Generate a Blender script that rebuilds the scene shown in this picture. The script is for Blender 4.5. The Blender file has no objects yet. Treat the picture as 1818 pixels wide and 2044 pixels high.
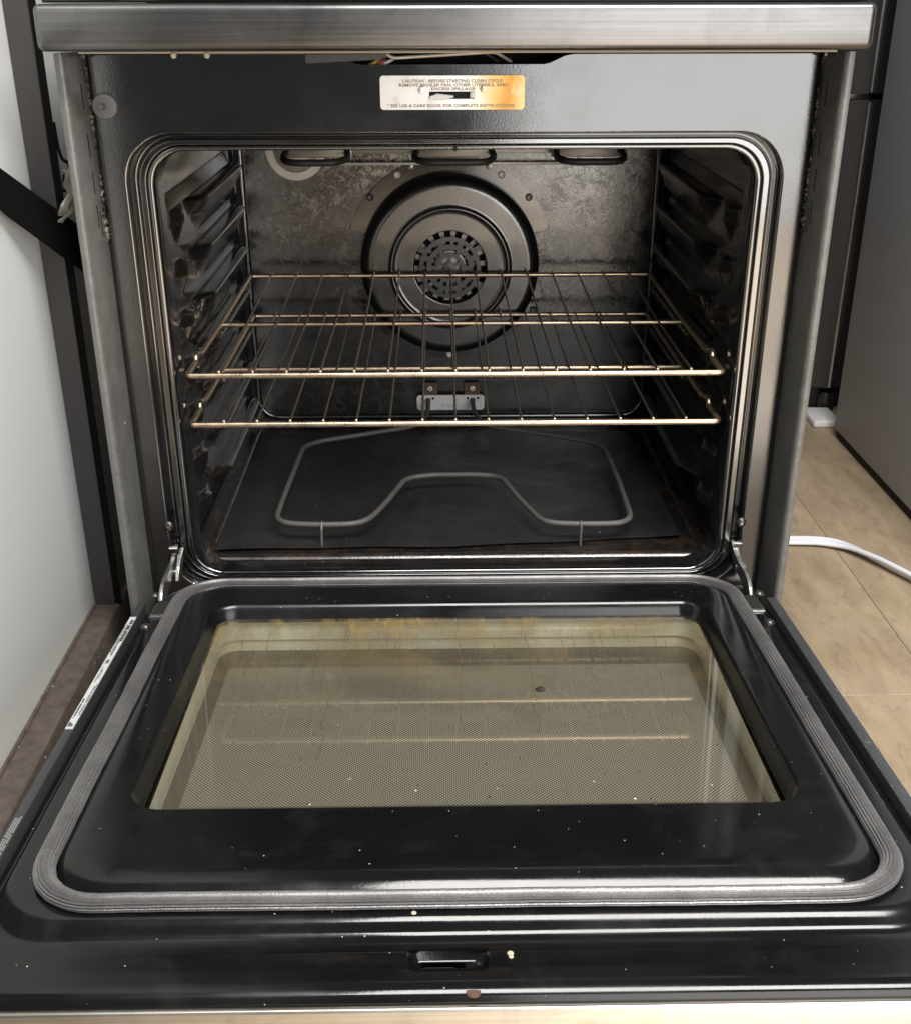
import bpy, bmesh, math, random
from mathutils import Vector, Matrix
from mathutils.geometry import tessellate_polygon
import numpy as np
random.seed(7)
S = bpy.context.scene
COL = S.collection
PI = math.pi
rad = math.radians

# ------------------------------------------------------------------ camera
cam = bpy.data.cameras.new("camera")
cam.sensor_fit = 'HORIZONTAL'; cam.sensor_width = 36.0
cam.lens = 2251.03 / 1818.0 * 36.0
cam.clip_start = 0.05; cam.clip_end = 60
co = bpy.data.objects.new("camera", cam); COL.objects.link(co)
_r = Vector((0.99986363, -0.01641807, -0.00178085))
_d = Vector((-0.00847683, -0.41769114, -0.90854953))
_f = Vector((0.01417279, 0.90844073, -0.41777335))
M = Matrix.Identity(4)
for i in range(3):
    M[i][0] = _r[i]; M[i][1] = -_d[i]; M[i][2] = -_f[i]
M.translation = Vector((-0.01986, -1.15483, 0.935))
co.matrix_world = M
S.camera = co

# ------------------------------------------------------------------ world, lamps, exposure
w = bpy.data.worlds.new("World"); S.world = w; w.use_nodes = True
bg = w.node_tree.nodes["Background"]
bg.inputs[0].default_value = (0.93, 0.96, 1.0, 1); bg.inputs[1].default_value = 0.13

def area(name, loc, target, sx, sy, power, col, spread=None):
    l = bpy.data.lights.new(name, 'AREA'); l.shape = 'RECTANGLE'; l.size = sx; l.size_y = sy
    l.energy = power; l.color = col
    if spread: l.spread = spread
    o = bpy.data.objects.new(name, l); COL.objects.link(o)
    o.location = loc
    o.rotation_euler = (Vector(target) - Vector(loc)).to_track_quat('-Z', 'Y').to_euler()
    return o
area("doorway_light", (2.10, -3.9, 1.72), (2.10, 0, 1.72), 3.6, 3.4, 172, (1.0, 0.985, 0.965))
area("ceiling_light", (0.65, -1.10, 2.75), (0.75, -0.60, 0), 1.8, 1.1, 140, (1.0, 0.97, 0.93))
sp = bpy.data.lights.new("sun_patch", 'SPOT'); sp.energy = 8500; sp.spot_size = rad(25); sp.spot_blend = .25; sp.shadow_soft_size = .05; sp.color = (1.0, .95, .88)
so = bpy.data.objects.new("sun_patch", sp); COL.objects.link(so); so.location = (1.9, -5.8, 4.2)
so.rotation_euler = (Vector((.72, -2.70, 0)) - Vector(so.location)).to_track_quat('-Z', 'Y').to_euler()
S.view_settings.view_transform = 'Standard'; S.view_settings.look = 'None'
S.view_settings.exposure = 0.0; S.view_settings.gamma = 1.0
S.render.engine = 'CYCLES'
S.cycles.use_denoising = True
S.cycles.max_bounces = 9; S.cycles.glossy_bounces = 5; S.cycles.transparent_max_bounces = 12
S.cycles.caustics_reflective = False; S.cycles.caustics_refractive = False
S.cycles.sample_clamp_indirect = 4.0

# ------------------------------------------------------------------ material helpers
class NT:
    def __init__(s, name):
        s.m = bpy.data.materials.new(name); s.m.use_nodes = True
        s.t = s.m.node_tree; s.n = s.t.nodes; s.l = s.t.links
        s.b = s.n["Principled BSDF"]
        s.tc = s.n.new('ShaderNodeTexCoord').outputs['Object']
    def node(s, typ, **k):
        n = s.n.new(typ)
        for a, v in k.items(): setattr(n, a, v)
        return n
    def put(s, sock, v):
        if hasattr(v, 'is_output') or isinstance(v, bpy.types.NodeSocket): s.l.new(v, sock)
        else: sock.default_value = v
    def mapp(s, scale=(1, 1, 1), loc=(0, 0, 0), rot=(0, 0, 0)):
        n = s.node('ShaderNodeMapping'); s.l.new(s.tc, n.inputs[0])
        n.inputs['Scale'].default_value = scale; n.inputs['Location'].default_value = loc; n.inputs['Rotation'].default_value = rot
        return n.outputs[0]
    def noise(s, scale, detail=3, rough=.55, vec=None, dist=0.0):
        n = s.node('ShaderNodeTexNoise'); s.l.new(vec or s.tc, n.inputs['Vector'])
        n.inputs['Scale'].default_value = scale; n.inputs['Detail'].default_value = detail
        n.inputs['Roughness'].default_value = rough; n.inputs['Distortion'].default_value = dist
        return n.outputs[0]
    def voro(s, scale, vec=None, out='Distance', feature='F1'):
        n = s.node('ShaderNodeTexVoronoi', feature=feature); s.l.new(vec or s.tc, n.inputs['Vector'])
        n.inputs['Scale'].default_value = scale
        return n.outputs[out]
    def ramp(s, fac, *stops, interp='LINEAR'):
        n = s.node('ShaderNodeValToRGB'); n.color_ramp.interpolation = interp
        e = n.color_ramp.elements
        while len(e) < len(stops): e.new(0.5)
        for q, (p, c) in zip(e, stops):
            q.position = p; q.color = c if isinstance(c, tuple) and len(c) == 4 else ((c, c, c, 1) if not isinstance(c, tuple) else (*c, 1))
        s.l.new(fac, n.inputs[0]); return n.outputs[0]
    def mix(s, fac, a, b, mode='MIX'):
        n = s.node('ShaderNodeMix', data_type='RGBA', blend_type=mode)
        s.put(n.inputs[0], fac)
        for k, v in ((6, a), (7, b)):
            if isinstance(v, tuple) and len(v) == 3: v = (*v, 1)
            s.put(n.inputs[k], v)
        return n.outputs[2]
    def math(s, op, a, b=0.0, clamp=False):
        n = s.node('ShaderNodeMath', operation=op, use_clamp=clamp)
        s.put(n.inputs[0], a); s.put(n.inputs[1], b); return n.outputs[0]
    def sep(s):
        n = s.node('ShaderNodeSeparateXYZ'); s.l.new(s.tc, n.inputs[0]); return n.outputs
    def bump(s, h, strength=.2, dist=.001):
        n = s.node('ShaderNodeBump'); n.inputs['Strength'].default_value = strength; n.inputs['Distance'].default_value = dist
        s.l.new(h, n.inputs['Height']); s.l.new(n.outputs[0], s.b.inputs['Normal']); return n
    def set(s, **k):
        for a, v in k.items():
            a = {'color': 'Base Color', 'rough': 'Roughness', 'metal': 'Metallic', 'ior': 'IOR', 'spec': 'Specular IOR Level', 'coat': 'Coat Weight', 'aniso': 'Anisotropic'}.get(a, a)
            if isinstance(v, tuple) and len(v) == 3: v = (*v, 1)
            s.put(s.b.inputs[a], v)
        return s
    def specks(s, scale, thr, amount):
        """tiny dust specks: one dot inside some of the cells"""
        n = s.node('ShaderNodeTexVoronoi'); s.l.new(s.tc, n.inputs['Vector']); n.inputs['Scale'].default_value = scale
        c = s.node('ShaderNodeSeparateColor'); s.l.new(n.outputs['Color'], c.inputs[0])
        keep = s.math('GREATER_THAN', c.outputs[0], 1 - amount)
        size = s.math('MULTIPLY', c.outputs[1], thr)
        dot = s.math('LESS_THAN', n.outputs['Distance'], size)
        return s.math('MULTIPLY', keep, dot)

def plain(name, color, rough=.5, metal=0., **k):
    return NT(name).set(color=color, rough=rough, metal=metal, **k).m

def enamel(name, base=(.006, .006, .0066), r0=.12, r1=.24, ior=1.7, peel=.12, speck=.35, smudge=8, greasy=0.0):
    t = NT(name)
    n = t.noise(smudge, 5, .62)
    rough = t.ramp(n, (.35, r0), (.72, r1))
    film = t.ramp(t.noise(smudge * 2.3, 6, .7, dist=.6), (.52, 0.0), (.80, 1.0))
    col = t.mix(t.math('MULTIPLY', film, .25), base, (.04, .037, .034))
    if greasy:
        g = t.ramp(t.noise(26, 6, .7, dist=1.0), (.46, 0.0), (.62, 1.0))
        col = t.mix(t.math('MULTIPLY', g, greasy), col, (.045, .026, .016))
    d = t.math('MAXIMUM', t.math('MAXIMUM', t.specks(60, .040, speck), t.specks(83, .048, speck)), t.specks(125, .078, speck * 1.1))
    col = t.mix(d, col, (.40, .385, .36))
    t.set(color=col, rough=t.math('ADD', rough, t.math('MULTIPLY', d, .5)), ior=ior)
    t.bump(t.noise(420, 2, .5), peel, .0004)
    return t.m

MAT = {}
MAT['face'] = enamel('black_enamel_front', ior=2.05, r0=.09, r1=.21, peel=.12, smudge=9, speck=.34)
MAT['lip'] = enamel('worn_enamel_lip', ior=2.7, r0=.08, r1=.18, peel=.08, smudge=14, speck=.2)
MAT['door'] = enamel('black_enamel_door', base=(.0045, .0045, .0048), r0=.10, r1=.30, ior=1.5, peel=.06, speck=.42)
MAT['cavity'] = enamel('black_enamel_cavity', base=(.008, .0077, .0077), r0=.09, r1=.19, ior=2.0, peel=.14, speck=.08, smudge=12, greasy=.25)
MAT['sidewall'] = enamel('black_enamel_side', base=(.010, .0096, .0095), r0=.08, r1=.17, ior=2.35, peel=.12, speck=.10, smudge=12, greasy=.12)
MAT['cavfloor'] = enamel('greasy_enamel_floor', base=(.012, .011, .011), r0=.16, r1=.34, ior=1.7, peel=.35, speck=.25, smudge=20, greasy=.8)
MAT['cooktop'] = plain('black_glass', (.006, .006, .007), .08)
MAT['dark'] = plain('dark_recess', (.006, .006, .006), .8)
MAT['blackplastic'] = plain('black_plastic', (.02, .02, .021), .42)
MAT['lever'] = plain('lever_plastic', (.085, .085, .088), .35)
MAT['rubber'] = plain('grey_rubber', (.145, .138, .145), .55)

# rear wall: ash blotches burnt into the enamel
t = NT('stained_rear_enamel')
xyz = t.sep()
wob = t.noise(68, 2, .5, dist=1.4)
bl = t.ramp(wob, (.53, 0.0), (.565, 1.0))
bl2 = t.ramp(t.noise(230, 2, .5, dist=.8), (.56, 0.0), (.60, .7))
big = t.noise(9, 4, .65)
hi = t.node('ShaderNodeMapRange'); t.l.new(xyz[2], hi.inputs[0]); hi.inputs[1].default_value = .46; hi.inputs[2].default_value = .70
rt = t.node('ShaderNodeMapRange'); t.l.new(xyz[0], rt.inputs[0]); rt.inputs[1].default_value = -.28; rt.inputs[2].default_value = .12
edge = t.node('ShaderNodeMapRange'); t.l.new(xyz[0], edge.inputs[0]); edge.inputs[1].default_value = .25; edge.inputs[2].default_value = .30; edge.inputs[3].default_value = 1.0; edge.inputs[4].default_value = .15
wt = t.math('MULTIPLY', t.math('MULTIPLY', hi.outputs[0], edge.outputs[0]), t.math('ADD', t.math('MULTIPLY', rt.outputs[0], .85), .15))
amt = t.math('MULTIPLY', t.math('MAXIMUM', bl, bl2), t.math('MULTIPLY', wt, t.ramp(big, (.36, .15), (.54, 1.0))))
col = t.mix(t.ramp(t.noise(130, 4, .7), (.44, 0.0), (.66, 1.0)), (.0045, .0042, .004), (.034, .029, .024))
streak = t.ramp(t.noise(1.0, 3, .6, vec=t.mapp((110, 110, 9))), (.60, 0.0), (.68, .8))
col = t.mix(t.math('MULTIPLY', streak, t.ramp(big, (.4, 0.0), (.6, .7))), col, (.05, .038, .028))
col = t.mix(amt, col, (.58, .51, .43))
t.set(color=col, rough=t.math('ADD', t.ramp(t.noise(40, 5, .6), (.3, .13), (.7, .27)), t.math('MULTIPLY', amt, .2)), ior=2.0)
t.bump(t.math('ADD', t.noise(260, 3, .6), t.math('MULTIPLY', wob, .5)), .28, .0004)
MAT['rear'] = t.m

# brushed steels
def steel(name, col, rough, axis=0, streak=420, dirt=.0, bumpst=.08):
    t = NT(name)
    sc = [streak, streak, streak]; sc[axis] = 4
    st = t.noise(1.0, 3, .6, vec=t.mapp(tuple(sc)))
    cl = t.noise(7, 4, .6)
    c = t.mix(t.ramp(st, (.3, 0.0), (.7, 1.0)), tuple(v * .82 for v in col), tuple(min(1, v * 1.1) for v in col))
    if dirt:
        c = t.mix(t.math('MULTIPLY', t.ramp(t.noise(16, 5, .7, dist=.8), (.5, 0.0), (.75, 1.0)), dirt), c, tuple(v * .45 for v in col))
    t.set(color=c, metal=1.0, rough=t.math('ADD', t.ramp(cl, (.3, rough * .8), (.7, rough * 1.2)), t.math('MULTIPLY', st, .05)))
    t.bump(st, bumpst, .0003)
    return t.m
MAT['trim'] = steel('brushed_trim', (.195, .192, .19), .28, 0, dirt=.4)
MAT['doorsteel'] = steel('door_steel', (.50, .47, .42), .33, 0, dirt=.45)
MAT['fridgesteel'] = steel('fridge_steel', (.55, .54, .53), .30, 2)
MAT['fandisc'] = None
t = NT('fan_cover_enamel')
t.set(color=t.mix(t.ramp(t.noise(20, 5, .7), (.4, 0.0), (.75, 1.0)), (.010, .0095, .009), (.045, .038, .031)),
      rough=t.ramp(t.noise(24, 4, .6), (.3, .15), (.7, .27)), ior=2.2)
t.bump(t.noise(300, 3, .6), .22, .0005)
MAT['fandisc'] = t.m
MAT['fandark'] = plain('fan_drum_enamel', (.008, .008, .008), .32, ior=1.5)
MAT['grille'] = plain('fan_grille_enamel', (.02, .02, .02), .30, ior=1.8)
MAT['blade'] = plain('fan_blade_aluminium', (.30, .28, .25), .5, 1.0)

# rack rods: straw coloured heat tint and burnt spots
def rodmat(name, c0, c1, spots):
    t = NT(name)
    c = t.mix(t.ramp(t.noise(5, 3, .6), (.35, 0.0), (.65, 1.0)), c0, c1)
    c = t.mix(t.ramp(t.noise(11, 3, .6), (.60, 0.0), (.72, .8)), c, (.60, .38, .34))
    sp = t.ramp(t.noise(420, 3, .6), (.63 - spots, 0.0), (.68 - spots, 1.0))
    big = t.ramp(t.noise(120, 4, .7), (.62, 0.0), (.67, 1.0))
    d = t.math('MAXIMUM', t.math('MULTIPLY', sp, .8), t.math('MULTIPLY', big, .7))
    c = t.mix(d, c, (.045, .028, .018))
    t.set(color=c, metal=t.math('SUBTRACT', 1.0, t.math('MULTIPLY', d, .7)), rough=t.ramp(t.noise(60, 3, .6), (.3, .24), (.7, .42)))
    t.bump(t.noise(400, 3, .6), .25, .0004)
    return t.m
MAT['rod'] = rodmat('rack_rod_chrome', (.60, .50, .38), (.70, .51, .33), .0)
MAT['wire'] = rodmat('rack_wire_chrome', (.34, .30, .26), (.24, .20, .17), .03)
t = NT('element_sheath'); t.set(color=t.mix(t.noise(40, 4, .6), (.06, .059, .057), (.125, .12, .112)), rough=.52); t.bump(t.noise(500, 2, .5), .2, .0003)
MAT['element'] = t.m
MAT['broil'] = plain('broil_sheath', (.035, .033, .031), .5)
t = NT('cream_baffle'); t.set(color=t.mix(t.noise(60, 4, .7), (.72, .68, .60), (.52, .47, .41)), rough=.45, metal=.3); MAT['cream'] = t.m
t = NT('bracket_metal'); t.set(color=t.mix(t.noise(70, 5, .7), (.34, .32, .30), (.20, .185, .17)), rough=.4, metal=.8); MAT['bracket'] = t.m
t = NT('terminal_plate'); t.set(color=t.mix(t.noise(45, 4, .7), (.86, .85, .84), (.70, .69, .68)), rough=.4, metal=.0); MAT['plate'] = t.m
t = NT('rusty_tab'); t.set(color=t.mix(t.noise(60, 5, .7), (.17, .105, .075), (.085, .05, .038)), rough=.6, metal=.4); MAT['tab'] = t.m
MAT['screw'] = plain('screw_steel', (.66, .62, .55), .3, 1.0)
MAT['zinc'] = None
t = NT('zinc_plate'); t.set(color=t.mix(t.ramp(t.noise(70, 5, .7), (.45, 0.0), (.7, 1.0)), (.50, .51, .50), (.24, .22, .17)), rough=.3, metal=.95); MAT['zinc'] = t.m
MAT['bolt'] = plain('bolt_black', (.09, .085, .08), .3, .8)

# side panel: leather grain grey paint
t = NT('grained_grey_paint')
v = t.voro(900, feature='F1'); g = t.noise(230, 4, .7, vec=t.mapp((1, 1, .45)))
c = t.mix(t.ramp(t.noise(35, 4, .7), (.4, 0.0), (.75, 1.0)), (.105, .104, .099), (.15, .146, .137))
c = t.mix(t.specks(60, .10, .15), c, (.65, .62, .52))
t.set(color=c, rough=.30, ior=1.7); t.bump(g, .75, .0012)
MAT['grain'] = t.m
# liner sheet
t = NT('liner_sheet')
c = t.mix(t.ramp(t.noise(9, 5, .65), (.45, 0.0), (.8, 1.0)), (.014, .014, .0145), (.034, .031, .030))
c = t.mix(t.specks(80, .09, .12), c, (.5, .48, .42))
t.set(color=c, rough=t.ramp(t.noise(14, 5, .6), (.3, .32), (.7, .46)), ior=1.55)
t.bump(t.noise(11, 4, .5, dist=.8), .55, .006)
MAT['liner'] = t.m
# gasket braid
t = NT('gasket_braid')
vv = t.voro(1000, vec=t.mapp((1, 1, 1)))
n = t.noise(24, 4, .6)
c = t.mix(t.ramp(n, (.35, 0.0), (.7, 1.0)), (.27, .265, .265), (.18, .176, .176))
c = t.mix(t.ramp(vv, (.3, 0.0), (.75, .45)), c, (.07, .068, .07))
c = t.mix(t.ramp(t.noise(13, 3, .6), (.70, 0.0), (.76, .7)), c, (.16, .09, .05))
t.set(color=c, rough=.38, metal=.6); t.bump(vv, .25, .0006)
MAT['gasket'] = t.m
# door glass (inner pane, carries baked-on grease)
t = NT('greasy_glass')
tr = t.node('ShaderNodeBsdfTransparent'); tr.inputs[0].default_value = (.975, .975, .95, 1)
gl = t.node('ShaderNodeBsdfGlossy'); gl.inputs['Roughness'].default_value = .03; gl.inputs[0].default_value = (1, .98, .93, 1)
fr = t.node('ShaderNodeFresnel'); gm = t.node('ShaderNodeNewGeometry'); mr = t.node('ShaderNodeMapRange'); t.l.new(gm.outputs['Backfacing'], mr.inputs[0]); mr.inputs[3].default_value = 1.8; mr.inputs[4].default_value = 1.0; t.l.new(mr.outputs[0], fr.inputs[0])
mx = t.node('ShaderNodeMixShader'); t.l.new(fr.outputs[0], mx.inputs[0]); t.l.new(tr.outputs[0], mx.inputs[1]); t.l.new(gl.outputs[0], mx.inputs[2])
df = t.node('ShaderNodeBsdfDiffuse')
xyz = t.sep()
far = t.node('ShaderNodeMapRange'); t.l.new(xyz[1], far.inputs[0]); far.inputs[1].default_value = -.30; far.inputs[2].default_value = -.08
def wn(a):
    n = t.node('ShaderNodeTexWhiteNoise', noise_dimensions='1D'); t.put(n.inputs['W'], a); return n.outputs['Value']
def drips(pitch, wid, seed, keep, wig, ln):
    u = t.math('DIVIDE', t.math('ADD', t.math('ADD', xyz[0], 3.0 + seed), t.math('MULTIPLY', t.math('SUBTRACT', t.noise(24, 3, .6), .5), wig)), pitch)
    cid = t.math('FLOOR', u); fr_ = t.math('SUBTRACT', t.math('FRACT', u), .5)
    r1 = wn(cid); r2 = wn(t.math('ADD', cid, 37.3)); r3 = wn(t.math('ADD', cid, 91.7))
    c0 = t.math('MULTIPLY', t.math('SUBTRACT', r3, .5), .6)
    line = t.math('LESS_THAN', t.math('ABSOLUTE', t.math('SUBTRACT', fr_, c0)), wid / pitch)
    top = t.math('SUBTRACT', -.075, t.math('MULTIPLY', r2, .07)); bot = t.math('SUBTRACT', top, t.math('ADD', .02, t.math('MULTIPLY', t.math('MULTIPLY', r3, r1), ln)))
    on = t.math('MULTIPLY', t.math('LESS_THAN', xyz[1], top), t.math('GREATER_THAN', xyz[1], bot))
    return t.math('MULTIPLY', t.math('MULTIPLY', line, on), t.math('LESS_THAN', r1, keep))
brk = t.ramp(t.noise(60, 3, .7), (.35, .25), (.55, 1.0))
runs = t.math('MULTIPLY', t.math('MAXIMUM', drips(.0143, .00042, 0.0, .62, .014, .34), drips(.0077, .00030, .5, .42, .011, .16)), brk)
amb = t.node('ShaderNodeMapRange'); t.l.new(xyz[1], amb.inputs[0]); amb.inputs[1].default_value = -.185; amb.inputs[2].default_value = -.080
amber = t.math('MULTIPLY', amb.outputs[0], t.ramp(t.noise(1.0, 5, .7, vec=t.mapp((22, 9, 9)), dist=1.0), (.50, 0.0), (.70, .6)))
film = t.ramp(t.noise(6.5, 6, .68, dist=.9), (.42, 0.0), (.68, 1.0))
f1 = t.math('MULTIPLY', t.math('ADD', t.math('MULTIPLY', film, .40), t.math('MULTIPLY', amber, .75)), t.math('ADD', t.math('MULTIPLY', far.outputs[0], .9), .12))
dots = t.math('MAXIMUM', t.math('MAXIMUM', t.specks(80, .07, .55), t.specks(170, .10, .45)), t.specks(38, .045, .45))
dust = t.specks(130, .07, .10)
f1 = t.math('MAXIMUM', f1, t.math('MULTIPLY', runs, .55))
f2 = t.math('MAXIMUM', t.math('MAXIMUM', f1, t.math('MULTIPLY', dots, .85)), t.math('ADD', t.math('MULTIPLY', dust, .9), .035), clamp=True)
gc = t.mix(amber, (.17, .125, .065), (.44, .30, .08)); gc = t.mix(runs, gc, (.12, .075, .03)); gc = t.mix(dots, gc, (.035, .022, .012)); gc = t.mix(dust, gc, (.7, .7, .66))
t.l.new(gc, df.inputs[0])
m2 = t.node('ShaderNodeMixShader'); t.l.new(f2, m2.inputs[0]); t.l.new(mx.outputs[0], m2.inputs[1]); t.l.new(df.outputs[0], m2.inputs[2])
t.l.new(m2.outputs[0], t.n['Material Output'].inputs[0])
MAT['glass'] = t.m
# outer pane: printed dot screen
t = NT('dot_screen_pane')
xyz = t.sep()
mv = t.mapp((1, 1.0, 1), rot=(0, 0, rad(45)))
fx = t.node('ShaderNodeSeparateXYZ'); t.l.new(mv, fx.inputs[0])
P_ = .0026
def cell(a):
    q = t.math('FRACT', t.math('DIVIDE', t.math('ADD', a, 10.0), P_)); q = t.math('SUBTRACT', q, .5); return t.math('MULTIPLY', q, q)
dd = t.math('ADD', cell(fx.outputs[0]), cell(fx.outputs[1]))
dot = t.math('LESS_THAN', dd, .085)
inx = t.math('LESS_THAN', t.math('ABSOLUTE', xyz[0]), .249)
iny = t.math('MULTIPLY', t.math('GREATER_THAN', xyz[1], -.366), t.math('LESS_THAN', xyz[1], -.112))
msk = t.math('MULTIPLY', dot, t.math('MULTIPLY', inx, iny))
t.set(color=t.mix(msk, (.072, .068, .056), (.50, .49, .43)), rough=t.math('SUBTRACT', .42, t.math('MULTIPLY', msk, .1)), metal=t.math('MULTIPLY', msk, .30))
MAT['screen'] = t.m
t = NT('window_box_steel'); t.set(color=t.mix(t.ramp(t.noise(12, 4, .6), (.4, 0.0), (.7, 1.0)), (.86, .84, .70), (.80, .76, .58)), rough=.32, metal=.4); MAT['winbox'] = t.m
# others
t = NT('white_panel'); t.set(color=t.mix(t.noise(3, 3, .5), (.62, .645, .64), (.66, .68, .675)), rough=.35); MAT['white'] = t.m
MAT['postblack'] = NT('satin_black_post').set(color=(.030, .028, .029), rough=.4).m
t = NT('dusty_brown_ledge')
c = t.mix(t.ramp(t.noise(60, 5, .7), (.35, 0.0), (.7, 1.0)), (.050, .038, .032), (.095, .075, .062))
c = t.mix(t.specks(110, .16, .3), c, (.5, .45, .38)); t.set(color=c, rough=.75); t.bump(t.noise(150, 4, .7), .5, .001); MAT['ledge'] = t.m
t = NT('woven_black_strap'); t.set(color=(.004, .004, .004), rough=.9, spec=.08); t.bump(t.noise(600, 2, .5), .3, .0004); MAT['strap'] = t.m
t = NT('crumpled_paper'); t.set(color=t.mix(t.noise(40, 3, .6), (.78, .75, .70), (.50, .48, .45)), rough=.7); MAT['paper'] = t.m
t = NT('grey_fridge_side'); t.set(color=t.mix(t.noise(4, 3, .5), (.36, .385, .43), (.40, .42, .465)), rough=.5, spec=.15); t.bump(t.noise(300, 2, .5), .1, .0004); MAT['greyside'] = t.m
MAT['fridgedark'] = plain('fridge_dark_front', (.035, .034, .034), .3)
MAT['whiteplastic'] = plain('white_plastic', (.80, .80, .80), .35)
MAT['cable'] = plain('white_cable', (.66, .67, .72), .4)
MAT['darkwall'] = plain('dark_wall', (.03, .028, .027), .8)
t = NT('vinyl_plank')
oi = t.node('ShaderNodeObjectInfo')
off = t.node('ShaderNodeVectorMath', operation='SCALE'); cx = t.node('ShaderNodeCombineXYZ')
for k in range(3): t.l.new(oi.outputs['Random'], cx.inputs[k])
t.l.new(cx.outputs[0], off.inputs[0]); off.inputs['Scale'].default_value = 7.0
ad = t.node('ShaderNodeVectorMath', operation='ADD'); t.l.new(t.tc, ad.inputs[0]); t.l.new(off.outputs[0], ad.inputs[1])
t.tc = ad.outputs[0]
gr = t.noise(1.0, 5, .62, vec=t.mapp((26, 7, 1), rot=(0, 0, .35)), dist=.35)
cl = t.noise(8, 5, .65, dist=.6)
ve = t.ramp(t.noise(1.0, 3, .6, vec=t.mapp((20, 9, 1), rot=(0, 0, .6)), dist=.9), (.485, 0.0), (.5, 1.0), (.515, 0.0))
c = t.mix(t.ramp(gr, (.3, 0.0), (.7, 1.0)), (.265, .195, .125), (.395, .310, .205))
c = t.mix(t.math('MULTIPLY', t.ramp(cl, (.4, 0.0), (.75, 1.0)), .45), c, (.42, .33, .25))
c = t.mix(t.math('MULTIPLY', ve, .35), c, (.13, .09, .06))
c = t.mix(t.specks(22, .05, .3), c, (.62, .55, .45))
c = t.mix(t.specks(13, .06, .25), c, (.05, .035, .025))
t.set(color=c, rough=t.ramp(gr, (.3, .42), (.7, .56))); t.bump(t.math('ADD', gr, t.math('MULTIPLY', t.noise(160, 4, .7), .5)), .3, .0012)
MAT['plank'] = t.m
MAT['floorbase'] = plain('floor_base', (.05, .035, .025), .8)
MAT['sticker'] = plain('sticker_white', (.46, .48, .475), .45)
MAT['ink'] = plain('printed_ink', (.05, .05, .05), .6)
MAT['greyink'] = plain('printed_grey', (.30, .30, .29), .6)
MAT['stripcoat'] = NT('charcoal_strip').set(color=(.035, .037, .037), rough=.42).m
t = NT('edge_strip_worn'); c = t.mix(t.ramp(t.noise(190, 4, .7), (.60, 0.0), (.72, 1.0)), (.040, .044, .042), (.15, .155, .15)); t.set(color=c, rough=.5); t.bump(t.noise(200, 3, .6), .4, .0006); MAT['stripworn'] = t.m
t = NT('latch_plate_metal')
xyz = t.sep()
h = t.node('ShaderNodeMapRange'); t.l.new(t.math('ADD', xyz[0], t.math('MULTIPLY', t.math('SUBTRACT', t.noise(30, 4, .6), .5), .03)), h.inputs[0]); h.inputs[1].default_value = .004; h.inputs[2].default_value = .066
c = t.ramp(h.outputs[0], (0.0, (.80, .79, .78)), (.30, (.78, .72, .60)), (.55, (.66, .44, .17)), (.80, (.52, .25, .05)), (1.0, (.62, .44, .20)))
c = t.mix(t.ramp(t.noise(60, 5, .7), (.58, 0.0), (.7, .6)), c, (.55, .50, .45))
t.set(color=c, rough=.34, metal=.75); t.bump(t.noise(80, 3, .6), .15, .0006)
MAT['latch'] = t.m
MAT['glue'] = plain('cream_sealant', (.44, .39, .28), .55)
MAT['crumb'] = plain('burnt_crumb', (.022, .013, .008), .75)
MAT['whitecrumb'] = plain('white_crumb', (.72, .72, .68), .7)
MAT['copper'] = plain('yellow_wire', (.55, .40, .05), .5)
MAT['redwire'] = plain('red_wire', (.45, .06, .04), .5)
t = NT('gap_residue'); t.set(color=t.mix(t.ramp(t.noise(40, 4, .7), (.4, 0.0), (.6, 1.0)), (.03, .024, .018), (.30, .26, .19)), rough=.8); MAT['residue'] = t.m
MAT['lens'] = plain('lamp_lens', (.55, .52, .45), .25, .3)

# ------------------------------------------------------------------ mesh helpers
def finish(name, bm, mat, parent=None, smooth=True, xf=None, angle=35):
    if xf is not None: bmesh.ops.transform(bm, matrix=xf, verts=bm.verts)
    bmesh.ops.recalc_face_normals(bm, faces=bm.faces) if name not in NOFIX else None
    me = bpy.data.meshes.new(name)
    bm.to_mesh(me); bm.free()
    if isinstance(mat, str): mat = MAT[mat]
    me.materials.append(mat)
    if smooth:
        me.polygons.foreach_set('use_smooth', [True] * len(me.polygons))
        try: me.set_sharp_from_angle(angle=rad(angle))
        except Exception: pass
    o = bpy.data.objects.new(name, me); COL.objects.link(o)
    if parent is not None: attach(o, parent)
    return o
NOFIX = set()
def attach(o, parent):
    o.parent = parent
    o.matrix_parent_inverse = Matrix.Translation(-WLOC.get(parent.name, Vector((0, 0, 0))))
WLOC = {}
def thing(name, label, cat, loc=(0, 0, 0), group=None):
    o = bpy.data.objects.new(name, None); COL.objects.link(o); o.location = loc
    o.empty_display_size = .05
    WLOC[o.name] = Vector(loc)
    o['label'] = label; o['category'] = cat
    if group: o['group'] = group
    return o
def tag(o, label, cat, group=None):
    o['label'] = label; o['category'] = cat
    if group: o['group'] = group
    return o

def box(bm, lo, hi, bev=0.0, seg=2):
    r = bmesh.ops.create_cube(bm, size=1.0)
    c = [(a + b) / 2 for a, b in zip(lo, hi)]; s = [b - a for a, b in zip(lo, hi)]
    for v in r['verts']: v.co = Vector([c[i] + v.co[i] * s[i] for i in range(3)])
    if bev:
        es = {e for v in r['verts'] for e in v.link_edges}
        bmesh.ops.bevel(bm, geom=list(es), offset=bev, segments=seg, profile=.5, affect='EDGES')
    return bm
def boxo(name, lo, hi, mat, parent=None, bev=0.0, seg=2, xf=None):
    return finish(name, box(bmesh.new(), lo, hi, bev, seg), mat, parent, xf=xf)

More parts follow.
